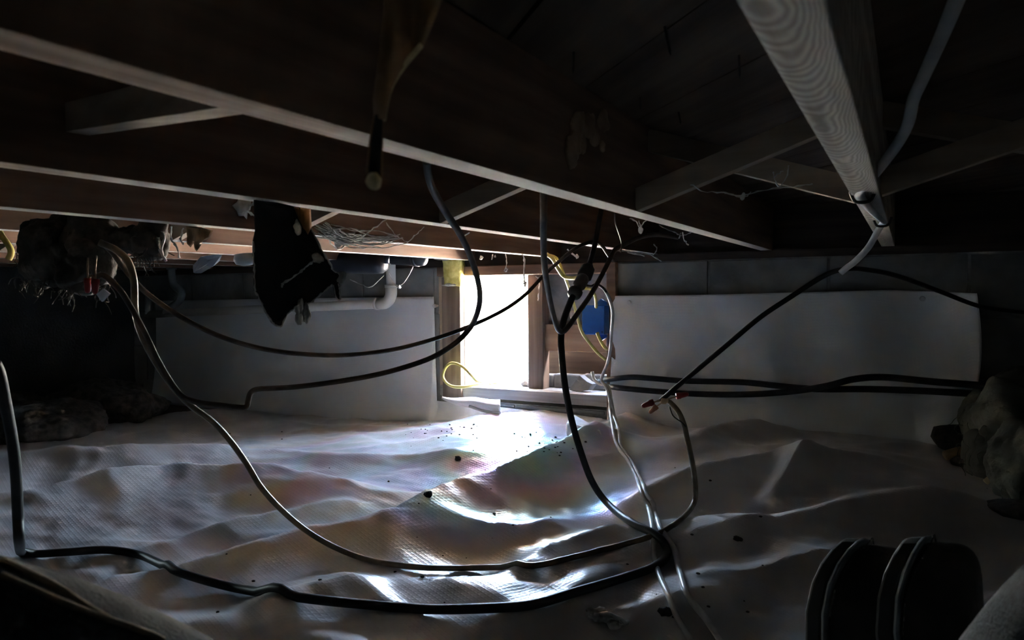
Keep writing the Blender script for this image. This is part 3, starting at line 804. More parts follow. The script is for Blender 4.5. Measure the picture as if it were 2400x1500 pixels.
# 2 cable sagging across to the tangle right of the opening
c2,_ = cable('sagging_cable', [(236,566,1.30),(262,590),(300,640),(345,688),(420,740,1.42),(520,790),(640,822),(780,833,1.6),(900,823),(1000,800),(1100,765,1.8),(1180,727),(1232,690),(1270,650,1.95),(1300,622),(1340,588),(1372,571,2.05),(1398,567),(1414,580),(1428,600),(1441,612,2.1)], .0052, 'cable_brown', 'thin brown cable sagging in a long low arc in front of the opening')
# 3 tan cable lying in a great arc on the sheet
c3 = empty('tan_cable')
_,p3 = cable('cable_sheath', [(232,568,1.28),(270,585),(300,612),(314,660),(317,730,1.33),(332,785),(366,850),(405,905),(445,948,1.42),(500,990),(545,1040),(580,1090,1.52),(612,1142),(660,1195),(720,1245,1.58),(790,1285),(870,1315,1.58),(980,1331,'f.010'),(1100,1333,'f.007'),(1250,1328,'f.007'),(1350,1309,'f.007'),(1450,1280,'f.007'),(1540,1254,'f.010'),(1594,1222),(1626,1180,1.75),(1630,1140),(1622,1080),(1611,1030,1.74),(1603,995),(1590,965),(1570,943),(1556,938,1.72)], .0062, 'cable_tan', None, parent=c3)
_,p4 = cable('cable_sheath', [(1548,940,1.72),(1580,912),(1640,862,1.7),(1700,812),(1780,745),(1850,698,1.65),(1905,662),(1945,640),(1985,630,1.63),(2030,632),(2100,646,1.72),(2200,682),(2290,716,2.0),(2360,728),(2400,732,2.2)], .0058, 'cable_black', None, parent=c3)
wire_nut(P(1532,942,1.72), P(1514,949,1.72), c3, s=1.15)
wire_nut(P(1585,929,1.73), P(1610,924,1.73), c3, s=1.15)
wire_nut(P(1540,952,1.71), P(1524,966,1.71), c3, 'wire_orange', 0.95)
for q in ([(1556,938),(1545,940),(1532,942)],[(1556,937),(1570,934),(1586,929)],[(1556,940),(1548,946),(1540,952)],[(1552,934),(1545,937),(1532,944)]):
    MB().tube(cr([P(x,y,1.72) for x,y in q],5),.002,6).build('bare_wire','copper',c3,True)
MB().blob(P(1556,939,1.72),(.010,.010,.008),.5,60,2,4).build('tape_lump','kraft_tan',c3,True)
MB().tube(cr([P(1569,953,1.715),P(1578,975,1.715),P(1598,990,1.715),P(1607,1000,1.715)],5),.0016,6).build('ground_wire','cable_black',c3,True)
tag(c3,'tan cable arcing over the sheet, spliced to a black one with red connectors','cable')
# 4 black extension cord
c4 = empty('extension_cord')
cable('cord', [(-12,850,1.15),(0,880,1.16),(15,955),(30,1040,1.22),(38,1120),(42,1210),(46,1275,1.30),(52,1296,'f.010'),(90,1298,'f.010'),(160,1296,'f.010'),(250,1291,'f.010'),(330,1305,'f.010'),(420,1343,'f.010'),(550,1380,'f.010'),(700,1405,'f.010'),(850,1421,'f.010'),(1000,1430,'f.010'),(1150,1430,'f.010'),(1250,1420,'f.010'),(1350,1395,'f.010'),(1450,1360,'f.010'),(1525,1332,'f.010'),(1560,1308,'f.010'),(1561,1286,'f.012'),(1535,1258,'f.016'),(1475,1222,1.82),(1420,1176),(1386,1125,1.84),(1360,1055),(1340,985,1.84),(1326,915),(1318,850,1.84),(1315,790),(1322,748,1.88),(1338,705),(1346,688,1.95)], .0088, 'cable_black', None, parent=c4, seg=10)
k0_, k1_ = P(1343,694,1.94), P(1368,650,2.0)
MB().lathe(k0_, k1_, [(0,.010),(.08,.019),(.25,.020),(.32,.014),(.5,.013),(.55,.018),(.9,.018),(1,.014)], 12).build('plug','cable_black',c4,True)
k2_, k3_ = P(1368,652,2.0), P(1382,620,2.03)
MB().lathe(k2_, k3_, [(0,.014),(.1,.021),(.7,.020),(.85,.013),(1,.010)], 12).build('socket','cable_black',c4,True)
cable('tail', [(1380,626,2.02),(1390,590),(1397,560,2.06),(1404,520),(1410,488,2.1)], .0075, 'cable_black', None, parent=c4)
cable('side_lead', [(1372,668,2.02),(1385,671),(1397,666,2.1),(1410,672),(1420,684,2.2)], .0035, 'cable_black', None, parent=c4)
tag(c4,'thick black extension cord with a plug, snaking across the sheet from the left','extension cord')
# 5 U-shaped brown cable
cable('hanging_cable', [(1274,440,1.28),(1274,500,1.32),(1274,570),(1277,630,1.5),(1286,690),(1297,740),(1307,770,1.78),(1317,778),(1330,768,1.85),(1352,737),(1385,690),(1412,642,2.0),(1430,606),(1442,585,2.08),(1465,572),(1500,556,2.1),(1540,550),(1590,556,2.1)], .0068, 'cable_brown', 'brown cable hanging in a U around the black extension cord')
# 6 yellow cables
cable('yellow_cable', [(1282,596,2.25),(1296,608),(1308,630),(1322,648,2.35),(1345,652),(1368,643),(1380,630,2.2)], .0062, 'cable_yellow', 'yellow cable swooping from the joist to the black plug', group='yellow cables')
cable('yellow_cable', [(1284,598,2.27),(1302,604),(1312,620),(1318,636,2.37),(1327,656),(1338,690,2.5),(1352,738),(1364,778,2.55),(1385,808),(1402,828,2.62),(1418,842,2.72)], .0055, 'cable_yellow', 'pale yellow cable running down the cement board behind the cords', group='yellow cables')
cable('yellow_cable', [(1372,676,2.4),(1385,678),(1394,692,2.5),(1397,708),(1397,720,2.58)], .0055, 'cable_yellow', 'short yellow cable entering the top of the blue box', group='yellow cables')
cable('yellow_cable', [(1400,780,2.6),(1406,796),(1416,812,2.62),(1422,818,2.66)], .0062, 'cable_yellow', 'short yellow cable leaving the bottom of the blue box', group='yellow cables')
yl = [(1150,896),(1120,893),(1105,880),(1090,864),(1072,853),(1055,852),(1043,864),(1038,882),(1046,897),(1062,906),(1085,907),(1110,902),(1140,897)]
path = cr([PY(x,y,YW-.05-.03*math.sin(i/12*math.pi)+(.10 if i in (0,12) else .03 if i in (1,11) else 0)) for i,(x,y) in enumerate(yl)],8)
tag(MB().tube(path,.0062,10).build('yellow_cable_loop','cable_yellow',None,True),'bright yellow cable loop resting on the left of the sill','cable','yellow cables')
cable('yellow_cable', [(-14,500,1.75),(0,545,1.73),(14,566,1.7),(24,582),(26,594,1.7),(20,608)], .007, 'cable_yellow', 'short curved yellow cable beside the far dark insulation', group='yellow cables')
# 7 white cables
cable('white_cable', [(1402,668,2.40),(1418,680),(1430,705),(1436,735,2.5),(1433,780),(1431,815),(1424,850,2.62),(1412,880),(1410,893,2.64),(1420,907),(1428,930,2.6),(1431,965,2.58),(1436,1000,'f'),(1441,1030,'f'),(1452,1055,'f'),(1470,1080,'f'),(1490,1115,'f'),(1502,1150,'f'),(1519,1190,'f'),(1528,1230,'f'),(1532,1270,'f'),(1533,1310,'f'),(1545,1350,'f'),(1566,1400,'f'),(1590,1455,'f'),(1625,1510,'f'),(1660,1560,'f')], .0058, 'cable_white', 'dirty white cable descending by the blue box and crossing the sheet, thinner track', group='white cables on the sheet')
cable('white_cable', [(1388,872,2.70),(1392,888),(1405,900,2.66),(1425,905),(1432,935,2.6),(1438,968,2.58),(1448,1000,'f'),(1452,1028,'f'),(1456,1050,'f'),(1480,1085,'f'),(1498,1118,'f'),(1512,1160,'f'),(1528,1178,'f'),(1535,1205,'f'),(1546,1235,'f'),(1560,1262,'f'),(1580,1295,'f'),(1590,1330,'f'),(1605,1380,'f'),(1625,1415,'f'),(1655,1455,'f'),(1690,1505,'f'),(1720,1550,'f')], .0060, 'cable_white', 'dirty white cable curling off the sill end and crossing the sheet', group='white cables on the sheet')
# 8 two black cables along the right wall sheet
cable('wall_cable', [(1404,893,'y2.66'),(1430,889,'y2.58'),(1480,884,'y2.555'),(1530,887,'y2.545'),(1610,893,'y2.54'),(1740,896,'y2.53'),(1840,906,'y2.52'),(1920,912,'y2.50'),(2040,912,'y2.49'),(2180,917,'y2.46'),(2300,925,'y2.42'),(2360,937,'y2.36'),(2420,950,'y2.3')], .0105, 'cable_black', 'black cable along the right wall sheet, highest near the frame post', group='black cables on the right wall sheet')
cable('wall_cable', [(1418,903,'y2.66'),(1450,909,'y2.58'),(1550,918,'y2.55'),(1650,924,'y2.545'),(1760,924,'y2.53'),(1860,917,'y2.51'),(1940,904,'y2.475'),(2000,889,'y2.465'),(2070,884,'y2.46'),(2180,894,'y2.44'),(2300,904,'y2.40'),(2360,915,'y2.34'),(2420,925,'y2.28')], .0105, 'cable_black', 'black cable along the right wall sheet, lowest near the frame post', group='black cables on the right wall sheet')
# 9 silver cable under the dusty joist
c9 = empty('silver_cable')
_,ps = cable('cable_sheath', [(2265,-60,.56),(2242,0,.60),(2205,90),(2160,190,.76),(2140,235),(2128,290,.84),(2105,335),(2070,383),(2035,425,1.0),(2016,447,1.04),(2020,468,1.10),(2040,490),(2062,510,1.42),(2070,520,1.5),(2058,540,1.5),(2035,580),(2005,612,1.55),(1984,628),(1970,640,1.57)], .0066, 'cable_silver', None, parent=c9, seg=12)
for (q, d) in (((2022,452),1.06),((2068,514),1.45)):
    c = P(q[0], q[1], d); s_ = Vector((1,0,0))*.016
    MB().tube(cr([Vector((c.x-.016,c.y,ZJ+.005)),Vector((c.x-.0155,c.y,c.z)),Vector((c.x-.009,c.y,c.z-.0125)),Vector((c.x+.009,c.y,c.z-.0125)),Vector((c.x+.0155,c.y,c.z)),Vector((c.x+.016,c.y,ZJ+.005))],5),.0025,8).build('cable_staple','staple_metal',c9,True)
tag(c9,'silver grey cable stapled under the dusty joist','cable')
# 10 thin stray wires
cable('stray_wire', [(1441,498,1.95),(1442,520),(1450,545),(1457,570,2.05),(1455,590)], .0022, 'cable_brown', 'thin stray wire dangling beside the U-shaped cable')

# ================================================================== TORN INSULATION, PAPER, FLUFF
outl = [(597,463),(598,508),(600,540),(594,567),(594,599),(597,633),(597,680),(606,696),(621,728),(637,755),(646,763),(660,763),(673,737),(687,724),(705,715),(723,712),(753,689),(778,669),(800,664),(808,655),(800,644),(782,635),(773,619),(755,587),(737,553),(728,533),(729,490),(689,484)]
dB = 1.06
def fpt(x, y, off=0.0):
    u = (x-600)/200; v = (y-470)/290
    return P(x, y, dB + 0.05*u + 0.04*math.sin(u*3.0) - 0.03*v*v + off)
fp = empty('paper_flap')
import bmesh
bm = bmesh.new()
vsb = [bm.verts.new(fpt(x, y)) for x, y in outl]
# triangulate in image space through a grid for a curved sheet
bm.free()
def inside(x, y, pl):
    c = False
    for i in range(len(pl)):
        (xa, ya), (xb, yb) = pl[i], pl[i-1]
        if (ya > y) != (yb > y) and x < (xb-xa)*(y-ya)/(yb-ya)+xa: c = not c
    return c
from mathutils.geometry import delaunay_2d_cdt
def curved_poly(outline, step, fn, name, mat, parent, thick):
    pts = [Vector(p) for p in outline]; n = len(pts)
    xs = [p.x for p in pts]; ys = [p.y for p in pts]
    extra = []
    x = min(xs)+step/2
    while x < max(xs):
        y = min(ys)+step/2
        while y < max(ys):
            if inside(x, y, outline) and min((Vector((x,y))-p).length for p in pts) > step*.35: extra.append(Vector((x, y)))
            y += step
        x += step
    V, E_, F, *_r = delaunay_2d_cdt(pts+extra, [(i,(i+1)%n) for i in range(n)], [list(range(n))], 1, 1e-4)
    m = MB(); m.v = [tuple(fn(v.x, v.y)) for v in V]; m.f = [tuple(f) for f in F]
    o = m.build(name, mat, parent, True)
    md = o.modifiers.new('s','SOLIDIFY'); md.thickness = thick; md.offset = 0
    return o
curved_poly(outl, 14, fpt, 'paper_sheet', 'black_paper', fp, .004)
rim_ = [p for p in outl[3:26]]
def fuzz_path(px, fn, r, name, mat, par, jit=2.2, n=6):
    base = cr([Vector((x, y, 0)) for x, y in px], n); pts = []; rr = []
    for i, q in enumerate(base):
        pts.append(fn(q.x+random.uniform(-jit,jit), q.y+random.uniform(-jit,jit))); rr.append(r*random.uniform(.35,1.3))
    MB().tube(pts, r, 6, rr=rr).build(name, mat, par, True)
fuzz_path(rim_, lambda x, y: fpt(x, y, -.002), .0016, 'frayed_edge', 'lint', fp, 1.4)
fuzz_path([(661,672),(664,664),(690,648),(712,630),(730,615),(742,608)], lambda x, y: fpt(x, y, -.006), .0021, 'tear_line', 'lint', fp, .9)
MB().blob(fpt(744,604,-.006),(.009,.006,.008),.6,90,3,2).build('tear_tuft','lint',fp,True)
MB().blob(fpt(696,532,-.006),(.006,.004,.010),.6,90,3,6).build('lint_spot','lint',fp,True)
for i,(x,y,rz) in enumerate([(706,724,.012),(700,736,.014),(716,730,.012),(720,738,.009),(702,748,.009)]):
    MB().blob(fpt(x,y,-.004),(.005,.005,rz),.7,110,3,20+i).build('lint_tuft','lint',fp,True)
MB().blob(fpt(800,656,-.003),(.007,.005,.009),.7,110,3,31).build('lint_tuft','lint',fp,True)
curved_poly([(780,664),(795,662),(798,700),(792,703),(786,694)], 12, lambda x,y: fpt(x,y,-.004), 'torn_strip', 'black_paper', fp, .003)
fuzz_path([(782,668),(788,696),(797,703),(796,680),(793,665)], lambda x,y: fpt(x,y,-.006), .0012, 'frayed_edge', 'lint', fp, .5)
curved_poly([(689,486),(701,487),(712,489),(727,491),(729,533),(722,549),(712,535),(703,518)], 9, lambda x,y: fpt(x,y,-.010+.010*math.sin(x*.45)), 'amber_paper', 'kraft_amber', fp, .002)
tag(fp,'torn black paper flap with frayed pale edges hanging between joists','insulation paper')

# dark shaggy insulation under joist C
def fluff(name, blobs, mat, label, strands=0, smat='lint', sl_=.04, cat='insulation', amp=.55, sc=16, sub=4):
    e = empty(name)
    for i,(c, r) in enumerate(blobs):
        MB().blob(c, r, amp, sc, sub, i*3+len(name)).build('fluff_clump', mat, e, True)
    if strands:
        m = MB()
        for k in range(strands):
            c, r = random.choice(blobs); a = random.uniform(0, 6.28); t = random.uniform(-.9,.4)
            p = Vector(c)+Vector((r[0]*math.cos(a)*.95, r[1]*math.sin(a)*.95, r[2]*t))
            q = [p]
            for s in range(4): q.append(q[-1]+Vector((random.uniform(-.5,.5),random.uniform(-.5,.5),random.uniform(-.9,.15)))*sl_*.4)
            m.tube(cr(q,3), .0009, 4, cap=False)
        o = m.build('loose_fibers', smat, e, True); o['kind'] = 'stuff'
    tag(e, label, cat); return e
fluff('shaggy_insulation', [(P(110,590,1.45),(.055,.05,.05)),(P(165,600,1.45),(.06,.05,.06)),(P(205,625,1.42),(.045,.045,.05)),(P(150,560,1.5),(.07,.06,.05)),(P(215,580,1.45),(.04,.05,.05)),(P(190,655,1.42),(.03,.03,.025)),(P(95,635,1.46),(.035,.035,.03)),(P(240,560,1.46),(.04,.04,.035)),(P(135,650,1.44),(.03,.03,.02)),(P(85,570,1.5),(.03,.03,.04))],
      'dark_fluff', 'dark shaggy clump of insulation beside red wire connectors', 160, 'dark_fluff', .05)
fluff('hanging_lint', [(P(300,560,1.45),(.035,.035,.03)),(P(335,572,1.45),(.035,.03,.035)),(P(365,560,1.45),(.03,.03,.045)),(P(340,596,1.44),(.018,.018,.014))],
      'dark_fluff', 'dark clump of lint with pale strands hanging next to shaggy insulation', 45, 'dark_fluff', .05)
o = curved_poly([(436,532),(470,534),(497,541),(490,556),(478,562),(470,572),(462,588),(457,582),(455,566),(446,578),(438,570),(440,552)], 9, lambda x,y: P(x,y,1.46+.02*math.sin(x*.2)+.01*math.sin(y*.3)), 'kraft_scrap', 'kraft_tan', None, .004)
tag(o,'ragged tan scrap of paper hanging from a joist near hanging lint','paper scrap')
# tan tuft on joist A
tt_ = empty('tan_tuft')
for i,(x,y,a,b) in enumerate([(1342,345,.020,.022),(1352,310,.018,.026),(1380,300,.022,.022),(1415,290,.016,.020),(1395,322,.016,.016),(1412,345,.009,.010),(1362,335,.014,.014)]):
    MB().blob(PX(x,y,JX['A']+.021),(.006,a,b),.6,40,3,i+40).build('fluff_clump','stain_fluff',tt_,True)
tag(tt_,'fluffy tan tuft of insulation stuck to the side of a long joist','insulation')
# yellow batt beside the opening
ye = empty('yellow_batt')
q0 = PY(1037,607,YW-.06); q1 = PY(1077,668,YW-.06)
nX,nZ = 8,12; m = MB()
def yb_pt(i,j,k):
    u=i/nX; v=j/nZ; x=lerp(q0.x+.008*v,q1.x,u)+.004*mnoise.noise((v*6,k,1)); z=lerp(q0.z,q1.z,v)-.006*u+.004*mnoise.noise((u*5,k*3,2))
    return Vector((x, YW-.06+k*.045+.006*mnoise.noise((u*6,v*7,k*4.0)), z))
for k in (0,1):
    for j in range(nZ+1):
        for i in range(nX+1): m.v.append(tuple(yb_pt(i,j,k)))
S=(nX+1)*(nZ+1); I=lambda i,j,k: k*S+j*(nX+1)+i
for j in range(nZ):
    for i in range(nX):
        m.f.append((I(i,j,0),I(i,j+1,0),I(i+1,j+1,0),I(i+1,j,0))); m.f.append((I(i,j,1),I(i+1,j,1),I(i+1,j+1,1),I(i,j+1,1)))
for j in range(nZ):
    m.f.append((I(0,j,0),I(0,j,1),I(0,j+1,1),I(0,j+1,0))); m.f.append((I(nX,j,0),I(nX,j+1,0),I(nX,j+1,1),I(nX,j,1)))
for i in range(nX):
    m.f.append((I(i,0,0),I(i+1,0,0),I(i+1,0,1),I(i,0,1))); m.f.append((I(i,nZ,0),I(i,nZ,1),I(i+1,nZ,1),I(i+1,nZ,0)))
m.build('batt','yellow_fluff',ye,True)
MB().blob(PY(1052,606,YW-.055),(.058,.025,.010),.6,40,3,5).build('top_fuzz','lint',ye,True)
MB().blob(PY(1053,668,YW-.06),(.036,.008,.006),.6,60,3,8).build('bottom_fuzz','lint',ye,True)
tag(ye,'yellow fiberglass scrap hanging at the top left of the opening','insulation')
# splinter hanging close to the camera
se = empty('hanging_splinter'); ds = .42
def spt(x,y,o=0): return P(x,y,ds+o)
top = [(905,-120),(1050,-120)]
curved_poly([(905,-260),(1090,-260),(1035,0),(1008,60),(988,105),(960,138),(935,170),(915,205),(904,245),(898,280),(880,278),(878,230),(886,180),(893,120),(900,60),(905,0)], 22, lambda x,y: spt(x,y,.006*math.sin(x*.06)), 'torn_strip','splinter',se,.003)
MB().tube(cr([spt(988,105),spt(960,138),spt(935,170),spt(915,205),spt(904,245),spt(898,282)],5),.0016,6).build('pale_edge','splinter_tip',se,True)
curved_poly([(880,270),(898,272),(896,340),(892,415),(872,418),(866,400),(870,340)], 12, lambda x,y: spt(x,y), 'dark_spike','black_paper',se,.003)
MB().tube(cr([spt(896,275),spt(894,340),spt(893,415)],4),.0009,6).build('spike_edge','splinter',se,True)
MB().tube(cr([spt(878,275),spt(867,345),spt(861,408)],4),.0009,6).build('spike_edge','splinter',se,True)
MB().blob(spt(878,426),(.0045,.004,.0050),.3,120,3,3).build('pale_tip','splinter_tip',se,True)
tag(se,'torn brown strip with a thin dark spike dangling in front of the long joist','splinter')

# right heap of insulation and rubble
hp = fluff('insulation_heap', [(P(2375,1010,1.95),(.12,.14,.13)),(P(2345,1060,1.92),(.09,.10,.09)),(P(2430,1090,1.78),(.11,.13,.13)),(P(2310,975,2.05),(.055,.07,.08)),(P(2410,940,2.02),(.10,.10,.10))],
      'grey_fluff','big grey-green heap of old insulation at the end of the right wall sheet',220,'grey_fluff',.09,amp=.30,sc=7,sub=5)
o = MB().blob(P(2243,1030,2.16),(.055,.05,.045),.35,14,3,3).build('dirt_clod','dirt',None,True); tag(o,'dark dirt clod on the sheet before the insulation heap','dirt clod')
for i,(x0,y0,x1,y1,d,lab) in enumerate([(2215,1068,2290,1058,2.02,'thick tan stick lying beneath the dark dirt clod'),(2310,1130,2370,1095,1.8,'pale stick leaning toward the insulation heap')]):
    a=P(x0,y0,d); b=P(x1,y1,d); a.z=max(a.z,hs(a.x,a.y)+.012); b.z=max(b.z,hs(b.x,b.y)+.012)
    tag(MB().tube(cr([a,(a+b)/2+Vector((0,0,.006)),b],4),.014-.006*i,8).build('stick','kraft_tan' if i==0 else 'splinter_tip',None,True),lab,'stick')
for i,(x,y,r) in enumerate([(2285,1090,.035),(2320,1095,.03),(2255,1085,.025),(2345,1105,.025)]):
    q=FL(x,y,r*.4); tag(MB().blob(q,(r,r*.8,r*.6),.5,24,3,50+i).build('rubble_piece','kraft_tan' if i%2 else 'dirt',None,True),'crumbly brown rubble piece before the insulation heap','rubble','rubble before the heap')
q=FL(2385,1195,.012); tag(MB().blob(q,(.06,.05,.018),.3,16,3,66).build('dirt_patch','dirt',None,True),'flat dark clod beside the right knee','dirt clod')
# dark heap at left beyond the sheet
fluff('dark_heap', [(Vector((-3.45,2.15,.06)),(.30,.25,.12)),(Vector((-3.25,1.75,.05)),(.25,.22,.10)),(Vector((-3.62,1.75,.05)),(.22,.2,.10))],
      'dark_fluff','dark low heap of old insulation beyond the edge of the ground sheet',0,amp=.35,sc=5,sub=5)

# ================================================================== COBWEBS
def web(label, strands, r=.0010, knots=()):
    e = empty('cobweb'); m = MB()
    for st in strands:
        pts = cr([Vector(p) for p in st], 5)
        pts = [p+Vector((random.uniform(-1,1),random.uniform(-1,1),random.uniform(-1,1)))*.0012 for p in pts]
        m.tube(pts, r, 5, rr=[r*random.uniform(.4,1.5) for _ in pts], cap=False)
    m.build('strands','web',e,True)
    for i,(p,s) in enumerate(knots): MB().blob(p,(s,s,s*1.3),.6,120,2,i).build('knot','web',e,True)
    tag(e,label,'cobweb','cobwebs'); return e
st=[]
for k in range(26):
    x0=random.uniform(735,780); y0=random.uniform(520,560); x1=random.uniform(830,960); y1=random.uniform(545,572)
    d=random.uniform(1.25,1.5); sg=random.uniform(-4,30); j1=random.uniform(-9,9); j2=random.uniform(-9,9)
    st.append([P(x0,y0,1.1+random.uniform(0,.06)),P((x0*2+x1)/3,(y0*2+y1)/3+sg*.7+j1,(1.1*2+d)/3),P((x0+x1*2)/3,(y0+y1*2)/3+sg*.5+j2,(1.1+d*2)/3),P(x1,y1,d)])
st.append([P(845,560,1.35),P(870,540,1.33),P(905,514,1.3)]); st.append([P(955,568,1.5),P(975,550,1.48),P(995,532,1.45)])
st.append([P(905,520,1.4),P(925,548,1.42),P(955,568,1.5)])
web('dense messy cobweb between the black flap and the next joist', st, .0011, [(P(793,570,1.25),.006),(P(820,562,1.28),.004)])
web('cobweb drooping from the middle of the long joist', [[P(1476,512,1.42),P(1492,520,1.42),P(1500,540,1.43),P(1505,528,1.44),P(1514,518,1.45)],[P(1498,518,1.42),P(1502,536,1.43)]], .0013, [(P(1502,540,1.43),.005)])
web('cobweb drooping from the wall end of the long joist', [[P(1545,528,1.6),P(1580,545,1.65),P(1600,552,1.7),P(1620,545,1.75)],[P(1600,545,1.7),P(1604,562,1.7),P(1612,575,1.72)],[P(1596,545,1.7),P(1590,560,1.7)]], .0013)
web('straight cobweb thread ending in a small loop before the opening', [[PY(1184,590,2.35),PY(1187,612,2.36),PY(1186,630,2.36)],[PY(1186,628,2.36),PY(1182,634,2.36),PY(1185,637,2.36),PY(1190,631,2.36),PY(1186,628,2.36)]], .0022)
web('knotted cobweb thread hanging at the center post', [[PY(1220,592,2.35),PY(1229,608,2.36),PY(1228,640,2.36),PY(1230,665,2.36)],[PY(1230,655,2.36),PY(1227,662,2.36),PY(1231,668,2.36),PY(1233,660,2.36)]], .0026, [(PY(1229,610,2.36),.005),(PY(1231,670,2.36),.004)])
web('short pale cobweb threads against the center post', [[PY(1256,648,2.6),PY(1264,655,2.6),PY(1263,680,2.6),PY(1262,705,2.6)],[PY(1260,650,2.6),PY(1266,668,2.6)]], .0024)
web('sagging cobweb strand hung between two cross braces', [[P(1618,432,1.18),P(1650,448,1.18),P(1700,452,1.17),P(1745,458,1.16),P(1800,444,1.14),P(1860,438,1.12),P(1905,432,1.1)],[P(1700,452,1.17),P(1742,462,1.16),P(1760,450,1.15)]], .0011, [(P(1742,460,1.16),.004)])
web('small cobweb on the cross brace by the silver cable', [[P(1812,402,1.16),P(1818,425,1.16),P(1828,438,1.16),P(1845,410,1.16),P(1848,388,1.16)],[P(1815,415,1.16),P(1835,400,1.16)]], .0010)
web('pale strands tangled in the dark hanging lint', [[P(355,522,1.44),P(372,545,1.44),P(370,575,1.43),P(383,605,1.43)],[P(360,530,1.44),P(385,552,1.43),P(378,590,1.43),P(390,612,1.43)],[P(400,530,1.44),P(402,560,1.44),P(415,580,1.44),P(420,604,1.44)],[P(430,535,1.45),P(424,560,1.44),P(432,575,1.44)]], .0022)
web('cobweb at the upper left corner of the black flap', [[P(560,500,1.08),P(580,495,1.08),P(598,508,1.06)],[P(575,497,1.08),P(590,480,1.07),P(597,473,1.07)]], .0015, [(P(570,483,1.1),.012)])
web('ragged cobweb at the wall end of the black-flap joist', [[P(1440,585,2.1),P(1480,590,2.1),P(1520,596,2.15),P(1550,612,2.2)],[P(1530,598,2.15),P(1540,585,2.15),P(1533,572,2.15)],[P(1470,592,2.12),P(1510,600,2.14)]], .0022)
web('thin web strands beside the white riser pipe', [[PY(912,640,2.4),PY(922,660,2.4),PY(935,672,2.4),PY(955,650,2.4),PY(968,625,2.4)],[PY(820,655,2.35),PY(850,668,2.35),PY(870,672,2.35),PY(900,645,2.35)]], .0018, [(PY(936,672,2.4),.006)])
web('short dangling lint drops under the joist by the header', [[PY(1155,596,2.3),PY(1152,608,2.3)],[PY(1330,585,2.3),PY(1348,600,2.3),PY(1352,606,2.3)],[PY(1100,545,1.9),PY(1060,572,1.95),PY(1050,566,1.95)]], .0024, [(PY(1352,600,2.3),.006),(PY(1128,604,2.4),.007),(PY(1160,601,2.3),.004)])

# ================================================================== DEBRIS ON THE SHEET
m = MB(); rnd = random.Random(3)
for k in range(110):
    z = rnd.random()
    if z < .4: x=rnd.gauss(1080,90); y=rnd.gauss(1010,14)
    elif z < .6: x=rnd.gauss(1310,50); y=rnd.gauss(1050,16)
    else: x=rnd.uniform(450,1800); y=rnd.uniform(1010,1480)
    if y < 985: continue
    q=FL(x,y,.001); s=rnd.uniform(.0012,.0038)
    m.blob(q,(s*1.3,s,s*.7),.4,200,1,k)
o=m.build('dirt_crumbs','dirt',None,False); tag(o,'scattered dark dirt crumbs on the white ground sheet','dirt',kind='stuff')
for (x,y,s,lab) in [(1003,1163,.010,'largest dark crumb on the ridge of the sheet'),(1073,1078,.009,'angular dark crumb on the bright area of the sheet'),(1558,1442,.009,'dark crumb beside the white cables'),(1728,1268,.008,'dark crumb alone on the right side of the sheet')]:
    q=FL(x,y,s*.3); tag(MB().blob(q,(s*1.2,s,s*.8),.5,120,3,int(x)).build('dirt_crumb','dirt',None,True),lab,'dirt clod','single dirt crumbs')
lc=empty('lint_clump')
for i,(x,y,s) in enumerate([(1398,1442,.014),(1412,1452,.012),(1395,1455,.010),(1425,1450,.010),(1440,1464,.012),(1460,1468,.008)]):
    MB().blob(FL(x,y,s*.4),(s*1.1,s,s*.7),.7,70,3,80+i).build('clump','lint',lc,True)
MB().tube(cr([FL(1405,1440,.01),FL(1425,1440,.02),FL(1440,1455,.015),FL(1455,1455,.01),FL(1468,1470,.008)],5),.004,7).build('strand','lint',lc,True)
tag(lc,'pale crumpled lint clump on the sheet below the tan cable','lint')
o=MB().blob(FL(930,1417,.004),(.012,.008,.005),.6,80,3,5).build('lint_scrap','lint',None,True); tag(o,'tiny pale scrap beside the black extension cord','lint')

# ================================================================== PERSON (legs and boots of the photographer)
person = empty('person')
def skin_body(name, verts, edges, rads, mat, parent, root=0):
    me = bpy.data.meshes.new(name); me.from_pydata([tuple(v) for v in verts], edges, []); me.update()
    o = bpy.data.objects.new(name, me); col.objects.link(o); o.parent = parent
    o.modifiers.new('skin','SKIN')
    for i, r in enumerate(rads):
        me.skin_vertices[0].data[i].radius = (r, r)
        me.skin_vertices[0].data[i].use_root = (i == root)
    s = o.modifiers.new('sub','SUBSURF'); s.levels = 2; s.render_levels = 2
    o.modifiers['skin'].use_smooth_shade = True
    me.materials.append(M[mat]); return o
V_ = [L3(.02,-.42,.17), L3(-.12,-.34,.18), L3(-.27,.0,.33), L3(-.40,.31,.425), L3(-.39,.37,.425), L3(-.285,.42,.378), L3(-.205,.465,.305), L3(-.10,.52,.20),
      L3(.16,-.34,.18), L3(.33,.03,.32), L3(.468,.38,.435), L3(.462,.45,.425), L3(.425,.51,.365), L3(.405,.58,.255), L3(.40,.65,.15), L3(.02,-.55,.34), L3(.02,-.62,.46)]
E_ = [(0,1),(1,2),(2,3),(3,4),(4,5),(5,6),(6,7),(0,8),(8,9),(9,10),(10,11),(11,12),(12,13),(13,14),(0,15),(15,16)]
R_ = [.13,.11,.085,.072,.070,.066,.060,.056,.11,.085,.072,.070,.066,.060,.056,.13,.13]
jeans = skin_body('jeans', V_, E_, R_, 'denim', person)
def seam(pts, rad, up, name='seam'):
    MB().tube(cr(pts,8),.0022,6).build(name,'denim_thread',person,True)
